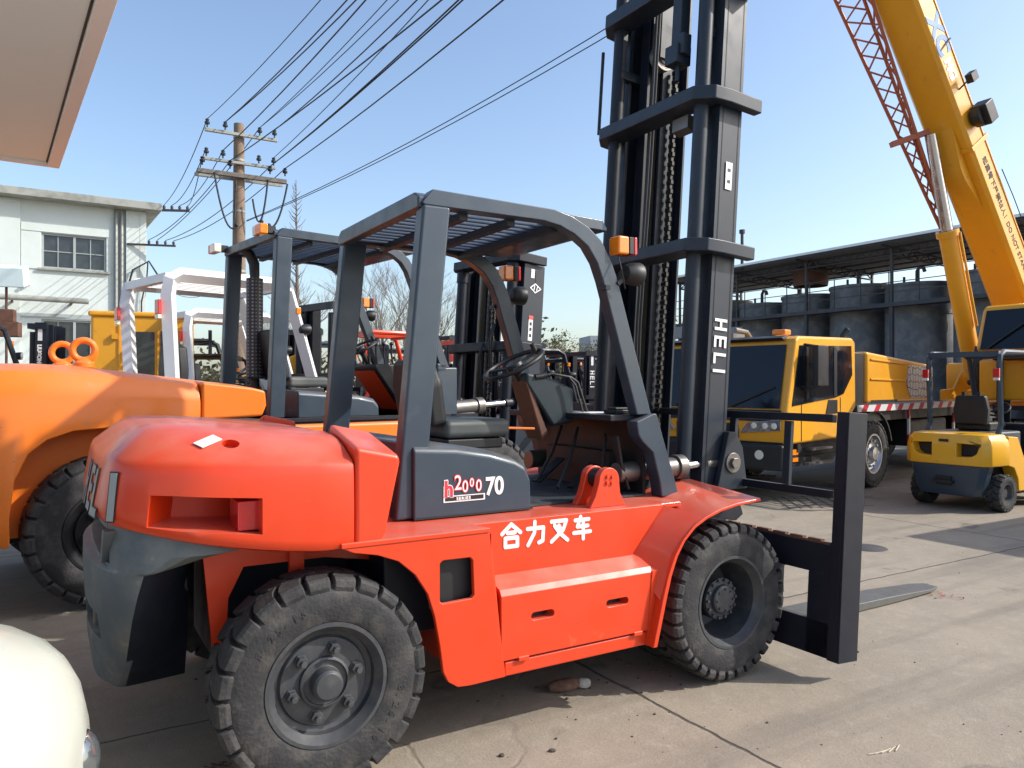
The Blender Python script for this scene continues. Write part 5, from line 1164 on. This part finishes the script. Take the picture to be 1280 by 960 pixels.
# ------------------------------------------------------------------ tanks, walkway and roof on the right
tk = R(-60.6); TC = (10.4, 36.0)
def tank_row(): pass
DV = Vector((math.cos(tk), math.sin(tk), 0)); BV = Vector((-math.sin(tk), math.cos(tk), 0))     # along the row towards the camera; away behind
def tp(t, d, z=0): return Vector((TC[0], TC[1], 0)) + DV*t + BV*d + Vector((0, 0, z))
tall = [5.7, 5.35, 5.5, 5.65, 5.45, 5.6, 5.4, 5.7]
where = ['farthest of the row', 'second farthest of the row', 'third farthest, under the high rusty drum', 'fourth from the far end', 'just left of the lifting cylinder of the crane', 'behind the luffing cylinder of the crane', 'behind the crane cab', 'nearest the right edge']
for i, t in enumerate((-2.2, .35, 2.9, 5.45, 8.0, 10.75, 13.5, 16.2)):
    Hh = tall[i]; o = thing('storage_tank', f'sooty steel storage tank, {where[i]}', 'tank', tp(t, 1.75), tk, 'steel tanks in a row')
    b = MB(); b.lathe([(1.22, 0), (1.22, Hh-1.2), (1.25, Hh-1.2), (1.25, Hh-1.12), (1.22, Hh-1.12), (1.22, Hh-.12), (1.26, Hh-.12), (1.26, Hh), (1.20, Hh), (.2, Hh+.12), (.0001, Hh+.12)], 36, axis='z'); b.build('shell', TNK, o)
    b = MB(); b.tube([(.3, -.6, Hh-.1), (.3, -.6, Hh+.45), (.38, -.6, Hh+.58), (.55, -.6, Hh+.55), (.6, -.6, Hh+.4)], .07, 10); b.build('vent_pipe', TRS, o)
    b = MB(); b.tube([(-.5, -.2, Hh), (-.5, -.2, Hh+.35)], .05, 8); b.build('filler_pipe', TRS, o)
o = thing('drum', 'small rusty round vessel standing high on the third tank', 'drum', tp(2.9, 1.75, 6.0), tk)
b = MB(); b.lathe([(.72, -.05), (.75, .1), (.75, .55), (.70, .7), (.0001, .78)], 24, axis='z', cap=False); b.build('shell', RST, o)
wk = thing('walkway', 'dark steel walkway with railings along the front of the tanks', 'walkway', tp(0, 0), tk)
b = MB(); b.box(-4, 20, -.15, .9, 4.55, 4.62); b.box(-4, 20, -.2, -.12, 4.50, 4.65); b.build('deck', TRS, wk)
b = MB()
for z in (5.05, 5.42, 5.80): b.bar((-4, -.13, z), (20, -.13, z), .03)
for k in range(21): b.bar((-4+1.2*k, -.13, 4.6), (-4+1.2*k, -.13, 5.82), .03)
b.build('railing', TRS, wk)
for k in range(7):
    b = MB(); b.bar((-3.6+3.9*k, -.1, 0), (-3.6+3.9*k, -.1, 4.5), .13); b.build('column', TRS, wk)
rf = thing('shed_roof', 'open corrugated roof on steel trusses above the row of tanks', 'roof', tp(0, 0), tk)
b = MB()
n = 150; x0_, x1_ = -4.5, 21
top = [(x0_ + (x1_-x0_)*i/n, .05*(1 if i % 2 else 0)) for i in range(n+1)]
b.loft([[Vector((x, -.9, 6.92+d)) for x, d in top], [Vector((x, 4.4, 6.62+d)) for x, d in top]], cap=False, closed=False); sh = b.build('roof_sheet', ROOFM, rf, sm=0)
sd = sh.modifiers.new('t', 'SOLIDIFY'); sd.thickness = .03
b = MB()
for k in range(6):
    y = -.8 + .98*k; b.bar((x0_, y, 6.83-.057*(y+.9)), (x1_, y, 6.83-.057*(y+.9)), .06, .08)
b.build('purlins', TRS, rf)
b = MB(); b.box(x0_, x1_, -.93, -.905, 6.86, 6.96); b.build('lit_eave_strip', WHT, rf)  # pale strip added along the eave to paint its sunlit edge
for k in range(7):
    x = -3.6+3.9*k; b = MB()
    b.bar((x, -.8, 6.77), (x, 4.3, 6.50), .07); b.bar((x, -.1, 6.42), (x, 4.2, 6.25), .06)
    for j in range(5): b.bar((x, -.1+.85*j, 6.42-.03*j), (x, .33+.85*j, 6.72-.04*j), .04); b.bar((x, .33+.85*j, 6.72-.04*j), (x, .75+.85*j, 6.39-.03*j), .04)
    b.build('truss', TRS, rf)
    b = MB(); b.bar((x, -.1, 4.6), (x, -.1, 6.75), .09); b.bar((x, 4.2, 0), (x, 4.2, 6.5), .09); b.build('roof_post', TRS, rf)
b = MB()
nn = 42
b.bar((-3.6, -.1, 6.45), (20, -.1, 6.45), .04); 
for j in range(nn):
    xa = -3.6 + 23.6*j/nn; xb = -3.6 + 23.6*(j+.5)/nn; xc_ = -3.6 + 23.6*(j+1)/nn
    b.bar((xa, -.1, 6.45), (xb, -.1, 6.75), .025); b.bar((xb, -.1, 6.75), (xc_, -.1, 6.45), .025)
b.build('front_lattice_girder', TRS, rf)
b = MB(); b.tube([(.9, -.4, 6.8), (.9, -.4, 8.5)], .07, 10); b.tube([(.9, -.4, 8.45), (.9, -.4, 8.62)], .13, 10); b.build('chimney_pipe', TRS, rf)
b = MB(); b.box(-8, 24, 5.9, 6.2, 0, 3.9); bw = b.build('yard_wall', TRS, None); bw.location = tp(0, 0); bw.rotation_euler = (0, 0, tk); tag(bw, 'dark wall closing the yard behind the tanks', 'wall')
# steel gantry seen between the mast rails
ga = thing('pipe_gantry', 'grey pipe gantry far away, seen between the rails of the tall mast', 'gantry', (5.3, 28, 0), 0)
b = MB()
for x in (.2, 1.4, 2.6): b.bar((x, 0, 0), (x, 0, 3.6), .12)
b.box(-.3, 3, -.3, .3, 3.25, 3.65); b.box(-.3, 3, -.1, .1, 2.2, 2.28)
b.build('frame', mat('faded_blue_grey_steel', (.16, .18, .21), .7), ga)

# ------------------------------------------------------------------ trees
def bare_tree(label, loc, H_, spread, seed, n0=5, thin=1., group='bare trees'):
    rnd = random.Random(seed); t = thing('bare_tree', label, 'tree', loc, 0, group)
    tr = MB(); tw = MB()
    tr.tube([(0, 0, 0), (.05, 0, H_*.35), (0, .05, H_*.6)], [.10*thin*H_/6, .07*thin*H_/6, .045*thin*H_/6], 8)
    def grow(p, d, l, r, dep):
        q = p + d*l
        tw.tube([p, p.lerp(q, .5) + Vector((rnd.uniform(-1, 1), rnd.uniform(-1, 1), 0))*l*.05, q], [r, r*.8, r*.55], 4 if dep > 1 else 6, cap=False)
        if dep >= 4: return
        for k in range(rnd.choice((3, 3, 4))):
            nd = (d + Vector((rnd.gauss(0, .42), rnd.gauss(0, .42), rnd.uniform(.05, .4)))*spread).normalized()
            grow(p + d*l*rnd.uniform(.45, 1), nd, l*rnd.uniform(.55, .8), r*.55, dep+1)
    for k in range(n0):
        a = 2*PI*k/n0 + rnd.random(); z = H_*rnd.uniform(.25, .6)
        grow(Vector((0, 0, z)), Vector((math.cos(a)*.6*spread, math.sin(a)*.6*spread, 1)).normalized(), H_*.28, .028*thin*H_/6, 0)
    tr.build('trunk', BRK, t); tw.build('crown', BRK, t, sm=0)
    return t
tl = [(478, 345, 30, 'dense bare tree behind the red-roofed forklift, with the tallest crown of its clump'), (505, 352, 33, 'bare tree right of the densest clump, half behind the thick guard post'), (455, 380, 34, 'bare tree just right of the leaning dark post'), (532, 372, 30, 'bare tree right behind the thick guard post'),
      (378, 355, 27, 'bare tree between the two dark guard posts on the left'), (352, 385, 32, 'low bare tree beside the perforated exhaust stack'), (715, 425, 60, 'hazy bare tree between the two green trees'), (560, 395, 42, 'low bare tree behind the folded mast'), (880, 400, 60, 'bare tree behind the tall mast')]
for i, (px, py, Y, lab) in enumerate(tl):
    Hh = 1.59 + (480-py)/960*Y; bare_tree(lab, (W(px, 480, Y).x, Y, 0), Hh, 1.0 if i < 6 else 1.3, 11+i, n0=7)
# tall thin leafless conifer
t = thing('bare_tree', 'tall thin leafless spire of a tree above the dark guard roofs', 'tree', (W(370, 480, 27).x, 27, 0), 0)
rnd = random.Random(3); b = MB(); Hh = 1.59 + 255/960*27; b.tube([(0, 0, 0), (.05, 0, Hh*.5), (0, 0, Hh)], [.12, .07, .012], 8); b.build('trunk', BRK, t)
b = MB()
for k in range(70):
    z = Hh*(.45 + .54*k/70); a = rnd.random()*2*PI; l = .12 + .75*(Hh-z)/Hh*1.6*rnd.uniform(.4, 1)
    b.tube([(0, 0, z), (math.cos(a)*l*.6, math.sin(a)*l*.6, z+l*.5), (math.cos(a)*l, math.sin(a)*l, z+l*1.1)], [.016, .011, .005], 4, cap=False)
b.build('crown', BRK, t, sm=0)
def leafy(label, loc, Hh, rad, seed, m_=LEAF, n=2600, group='leafy trees beyond the yard'):
    rnd = random.Random(seed); t = thing('leafy_tree', label, 'tree', loc, 0, group)
    b = MB(); b.tube([(0, 0, 0), (.1, 0, Hh*.7)], [.2, .08], 8)
    for k in range(6):
        a = rnd.random()*6.28; b.tube([(0, 0, Hh*.4), (math.cos(a)*rad*.5, math.sin(a)*rad*.5, Hh*.75)], [.06, .02], 5)
    b.build('trunk', BRK, t)
    cl = [(Vector((rnd.uniform(-1, 1)*rad*.75, rnd.uniform(-1, 1)*rad*.6, Hh*rnd.uniform(.45, .9))), rad*rnd.uniform(.28, .5)) for _ in range(13)]
    b = MB()
    for k in range(n):
        c, r_ = rnd.choice(cl); d = Vector((rnd.gauss(0, 1), rnd.gauss(0, 1), rnd.gauss(0, 1))).normalized()*r_*rnd.uniform(.5, 1.1)
        p = c + d; s_ = rnd.uniform(.06, .15)*Hh/8; u = Vector((rnd.gauss(0, 1), rnd.gauss(0, 1), rnd.gauss(0, 1))).normalized(); v = u.orthogonal().normalized()
        b.poly([p + u*s_, p + v*s_*.6, p - u*s_, p - v*s_*.6])
    b.build('crown', m_, t, sm=0)
for i, (px, py, Y, rad, lab) in enumerate(((690, 420, 62, 2.2, 'dull green tree above the white-lettered masts'), (664, 432, 70, 2.0, 'low green tree right of the folded mast'), (752, 428, 58, 2.0, 'green-brown tree in front of the far grey block'), (735, 440, 75, 3.0, 'low hazy green tree farthest away'), (790, 435, 65, 2.4, 'green tree hidden mostly by the tall mast'))):
    leafy(lab, (W(px, 480, Y).x, Y, 0), 1.59+(480-py)/960*Y, rad, 40+i)
fb = thing('building', 'grey block of flats far away left of the tall mast', 'building', (W(756, 480, 110).x, 110, 0), R(10))
b = MB(); b.box(-3.0, 5, -3, 3, 0, 8.3); b.box(.2, 3, -2, 2, 8.3, 9.3); b.build('wall', FARG, fb)
b = MB()
for i in range(4):
    for j in range(2): b.box(-2.4+1.9*i, -1.5+1.9*i, -3.03, -3.0, 1.8+3*j, 3.2+3*j)
b.build('windows', WGL, fb)
b = MB(); rnd = random.Random(9)
for k in range(15000):
    x = rnd.uniform(-60, 45); y = rnd.uniform(72, 84); z = abs(rnd.gauss(0, 1))*1.9*(1+.4*math.sin(x*.5)) ; s_ = rnd.uniform(.15, .4)
    u = Vector((rnd.gauss(0, 1), rnd.gauss(0, 1), rnd.gauss(0, 1))).normalized(); v = u.orthogonal().normalized(); p = Vector((x, y, .2+z*1.1))
    b.poly([p + u*s_, p + v*s_*.6, p - u*s_, p - v*s_*.6])
hg = b.build('hedge_belt', mat('far_scrub', (.055, .055, .032), .95, spec=.05, dirt=.8, dirt_col=(.08, .062, .04), scale=.4), None, sm=0); struct(hg, 'stuff', 'far belt of brownish scrub')

# ------------------------------------------------------------------ ground
m, nt, N, Lk, bs = nodes_of('stained_concrete')
tc = N.new('ShaderNodeTexCoord')
def noise(sc_, det=8, rough=.6, vec=None):
    n = N.new('ShaderNodeTexNoise'); n.inputs['Scale'].default_value = sc_; n.inputs['Detail'].default_value = det; n.inputs['Roughness'].default_value = rough
    Lk.new(vec or tc.outputs['Object'], n.inputs['Vector']); return n.outputs['Fac']
def ramp(f, a, b_, c=0., d=1.):
    r = N.new('ShaderNodeMapRange'); r.inputs[1].default_value = a; r.inputs[2].default_value = b_; r.inputs[3].default_value = c; r.inputs[4].default_value = d
    Lk.new(f, r.inputs[0]); return r.outputs[0]
def mixc(f, a, b_):
    x = N.new('ShaderNodeMix'); x.data_type = 'RGBA'
    for s_, v in (('A', a), ('B', b_)):
        if isinstance(v, tuple): x.inputs[s_].default_value = (*v, 1)
        else: Lk.new(v, x.inputs[s_])
    Lk.new(f, x.inputs['Factor']); return x.outputs['Result']
def math_(op, a, b_=None):
    x = N.new('ShaderNodeMath'); x.operation = op
    for i, v in enumerate((a, b_)):
        if v is None: continue
        if isinstance(v, (int, float)): x.inputs[i].default_value = v
        else: Lk.new(v, x.inputs[i])
    return x.outputs[0]
col = mixc(ramp(noise(.45), .35, .7), (.345, .295, .225), (.285, .242, .186))
col = mixc(ramp(noise(2.6, 10, .7), .45, .75, 0, .75), col, (.245, .21, .17))
col = mixc(ramp(noise(.9, 9, .75), .56, .72, 0, .55), col, (.185, .16, .135))
col = mixc(ramp(noise(9, 8, .75), .52, .74, 0, .55), col, (.43, .385, .315))
col = mixc(ramp(noise(60, 4, .8), .52, .72, 0, .6), col, (.19, .16, .13))
col = mixc(ramp(noise(190, 3, .8), .56, .70, 0, .55), col, (.16, .135, .11))
col = mixc(ramp(noise(130, 3, .8), .58, .72, 0, .5), col, (.52, .47, .39))
vo = N.new('ShaderNodeTexVoronoi'); vo.inputs['Scale'].default_value = 5.; Lk.new(tc.outputs['Object'], vo.inputs['Vector'])
mpg = N.new('ShaderNodeMapping'); mpg.inputs['Scale'].default_value = (.22, 2.6, 1); Lk.new(tc.outputs['Object'], mpg.inputs['Vector'])
col = mixc(ramp(noise(1.0, 6, .6, mpg.outputs[0]), .52, .66, 0, .5), col, (.17, .15, .125))
col = mixc(math_('MULTIPLY', ramp(noise(1.6, 3, .5), .66, .70, 0, .6), ramp(noise(14, 4), .35, .6, .3, 1)), col, (.09, .08, .07))
# joints on a grid parallel to the forklifts
sp = N.new('ShaderNodeSeparateXYZ'); Lk.new(tc.outputs['Object'], sp.inputs[0])
wob = math_('MULTIPLY', math_('SUBTRACT', noise(3.5, 6), .5), .05)
def line(out, off, per, w_):
    v = math_('ADD', math_('SUBTRACT', sp.outputs[out], off - per/2), wob)
    v = math_('SUBTRACT', math_('PINGPONG', v, per/2) if False else math_('ABSOLUTE', math_('SUBTRACT', math_('FLOORED_MODULO', v, per), per/2)), 0.)
    return ramp(v, w_, w_*.35)
j = math_('MAXIMUM', line(0, 1.66, 5.88, .014), line(1, .0, 4.6, .012))
crv = N.new('ShaderNodeTexVoronoi'); crv.feature = 'DISTANCE_TO_EDGE'; crv.inputs['Scale'].default_value = .35
wv = N.new('ShaderNodeVectorMath'); wv.operation = 'ADD'; Lk.new(tc.outputs['Object'], wv.inputs[0])
nz = N.new('ShaderNodeTexNoise'); nz.inputs['Scale'].default_value = 2.; Lk.new(tc.outputs['Object'], nz.inputs['Vector'])
vs = N.new('ShaderNodeVectorMath'); vs.operation = 'SCALE'; vs.inputs['Scale'].default_value = .7; Lk.new(nz.outputs['Color'], vs.inputs[0]); Lk.new(vs.outputs[0], wv.inputs[1]); Lk.new(wv.outputs[0], crv.inputs['Vector'])
crk = math_('MULTIPLY', ramp(crv.outputs['Distance'], .006, .001), ramp(noise(.5, 3), .52, .60))
jj = math_('MAXIMUM', j, math_('MULTIPLY', crk, .35))
col = mixc(math_('MULTIPLY', jj, .85), col, (.065, .055, .048))
Lk.new(col, bs.inputs['Base Color']); bs.inputs['Roughness'].default_value = .9; bs.inputs['Specular IOR Level'].default_value = .3
bp = N.new('ShaderNodeBump'); bp.inputs['Strength'].default_value = .55; bp.inputs['Distance'].default_value = .006
hh = math_('SUBTRACT', math_('ADD', noise(70, 6, .7), math_('MULTIPLY', noise(8, 6), 1.5)), math_('MULTIPLY', jj, 3.))
Lk.new(hh, bp.inputs['Height']); Lk.new(bp.outputs[0], bs.inputs['Normal'])
b = MB(); b.poly([Vector((-700, -700, 0)), Vector((700, -700, 0)), Vector((700, 700, 0)), Vector((-700, 700, 0))])
g = b.build('ground', m, None, sm=0); g.location = (-1.198, 3.779, 0); g.rotation_euler = (0, 0, A31); struct(g, 'structure', 'stained sandy concrete yard with joints')
# small stones and litter
rnd = random.Random(5); b = MB()
for k in range(260):
    t_ = rnd.random(); Y = 2.6 + 7*t_**1.6; X = rnd.uniform(-.55, .72)*Y
    if rnd.random() < .35: X = rnd.gauss(.55, .25); Y = rnd.gauss(4.3, .5)
    s_ = rnd.choice((.002, .003, .003, .004, .006, .009)) * rnd.uniform(.7, 1.4)
    b.sphere((X, Y, s_*.4), s_, sx=rnd.uniform(.7, 1.5), sz=.7, n=4)
gr = b.build('grit', mat('dark_grit', (.07, .055, .045), .9, dirt=.6, dirt_col=(.2, .16, .12), scale=40), None, sm=0); struct(gr, 'stuff', 'dark grit and crumbs scattered over the concrete')
rag = thing('rag', 'crumpled brown rag with a pale glove lying under the red forklift', 'rag', W(703, 852, 4.05) * Vector((1, 1, 0)).length if False else (.27, 3.98, 0), R(20))
b = MB(); rnd = random.Random(2)
rings = []
for i in range(8):
    x = -.09 + .026*i; r_ = .035*math.sin(PI*(i+.7)/8.4) + .008
    rings.append([Vector((x, math.cos(a)*r_*rnd.uniform(.8, 1.3), max(.002, .028 + math.sin(a)*r_*rnd.uniform(.7, 1.2)))) for a in [2*PI*k/10 for k in range(10)]])
b.loft(rings); b.build('cloth', RUG, rag, subd=1)
b = MB(); rings = []
for i in range(6):
    x = .07 + .016*i; r_ = .026*math.sin(PI*(i+1.)/7) + .006
    rings.append([Vector((x, math.cos(a)*r_*rnd.uniform(.8, 1.3), max(.002, .024 + math.sin(a)*r_*rnd.uniform(.7, 1.2)))) for a in [2*PI*k/10 for k in range(10)]])
b.loft(rings); b.build('glove', mat('dirty_white_cotton', (.42, .40, .36), .9, dirt=.6, dirt_col=(.2, .16, .13), scale=20), rag, subd=1)
def leafpile(label, loc, n, s_, seed, m_=RUG):
    rnd = random.Random(seed); b = MB()
    for k in range(n):
        p = Vector((rnd.gauss(0, s_), rnd.gauss(0, s_), rnd.uniform(.003, .014))); u = Vector((rnd.gauss(0, 1), rnd.gauss(0, 1), rnd.gauss(0, .25))).normalized(); v = u.cross(Vector((0, 0, 1))).normalized() + Vector((0, 0, rnd.uniform(-.3, .3)))
        l = rnd.uniform(.010, .024); b.poly([p+u*l, p+v*l*.35, p-u*l, p-v*l*.35])
    o = b.build('leaf_litter', m_, None, sm=0); o.location = loc; return struct(o, 'stuff', label)
leafpile('dry leaves between the grey counterweight and the tyre', (-1.22, 3.16, 0), 26, .03, 1)
leafpile('red and brown scraps at the fork tip', (2.35, 5.05, 0) if False else (3.22, 5.75, 0), 16, .05, 2, mat('red_scraps', (.45, .05, .04), .8, dirt=.8, dirt_col=(.1, .07, .05), scale=30))
b = MB()
for k in range(5):
    a = .5 + .25*k; c = Vector((1.56+.03*k, 3.30+.012*k, .004)); d = Vector((math.cos(a*.6), math.sin(a*.6), 0))*.035; b.tube([c-d, c+d], .0025, 5)
st = b.build('straw', mat('pale_straw', (.5, .44, .32), .8), None); struct(st, 'stuff', 'broken straws on the concrete at bottom right')
mh = MB(); mh.lathe([(.0001, .006), (.17, .006), (.18, .0)], 28, axis='z'); o = mh.build('drain_cover', TRS, None); o.location = (3.45, 7.45, .001); tag(o, 'small round dark drain cover in the concrete beyond the fork', 'drain cover')
# mesh mat lying in the shade by the crane
b = MB()
for i in range(7): b.bar((-.3+.15*i, -.5, .008), (-.3+.15*i+.3, .5, .008), .008, .006)
for i in range(6): b.bar((-.3, -.45+.18*i, .009), (.9, -.45+.18*i, .009), .008, .006)
o = b.build('steel_grating', STL, None, sm=0); o.location = (3.75, 10.3, 0); o.rotation_euler = (0, 0, R(10)); tag(o, 'loose steel grating lying on the ground beyond the carriage', 'grating')

# ------------------------------------------------------------------ light, sky, camera
SUN_EL = 36.; SUN_AZ = -2.      # azimuth measured from +x towards +y
w = bpy.data.worlds.new('World'); sc.world = w; w.use_nodes = True
nt = w.node_tree; sk = nt.nodes.new('ShaderNodeTexSky'); sk.sky_type = 'NISHITA'; sk.sun_disc = False
sk.sun_elevation = R(SUN_EL); sk.sun_rotation = R(90 - SUN_AZ); sk.altitude = 50; sk.air_density = 1.0; sk.dust_density = 2.0; sk.ozone_density = 1.6
bg = nt.nodes['Background']; nt.links.new(sk.outputs[0], bg.inputs[0]); bg.inputs[1].default_value = .15
sl = bpy.data.lights.new('sun', 'SUN'); sl.energy = 2.9; sl.angle = R(.55); sl.color = (1., .955, .88)
so = bpy.data.objects.new('sun', sl); C.objects.link(so)
d = Vector((math.cos(R(SUN_EL))*math.cos(R(SUN_AZ)), math.cos(R(SUN_EL))*math.sin(R(SUN_AZ)), math.sin(R(SUN_EL))))
so.rotation_euler = d.to_track_quat('Z', 'Y').to_euler()
cam = bpy.data.cameras.new('camera'); co = bpy.data.objects.new('camera', cam); C.objects.link(co); sc.camera = co
co.location = (0, 0, 1.59); co.rotation_euler = (R(90), 0, 0); cam.sensor_width = 36; cam.lens = 36*960/1280; cam.clip_end = 3000; cam.clip_start = .05
sc.view_settings.view_transform = 'Standard'; sc.view_settings.look = 'None'; sc.view_settings.exposure = .74; sc.view_settings.gamma = 1
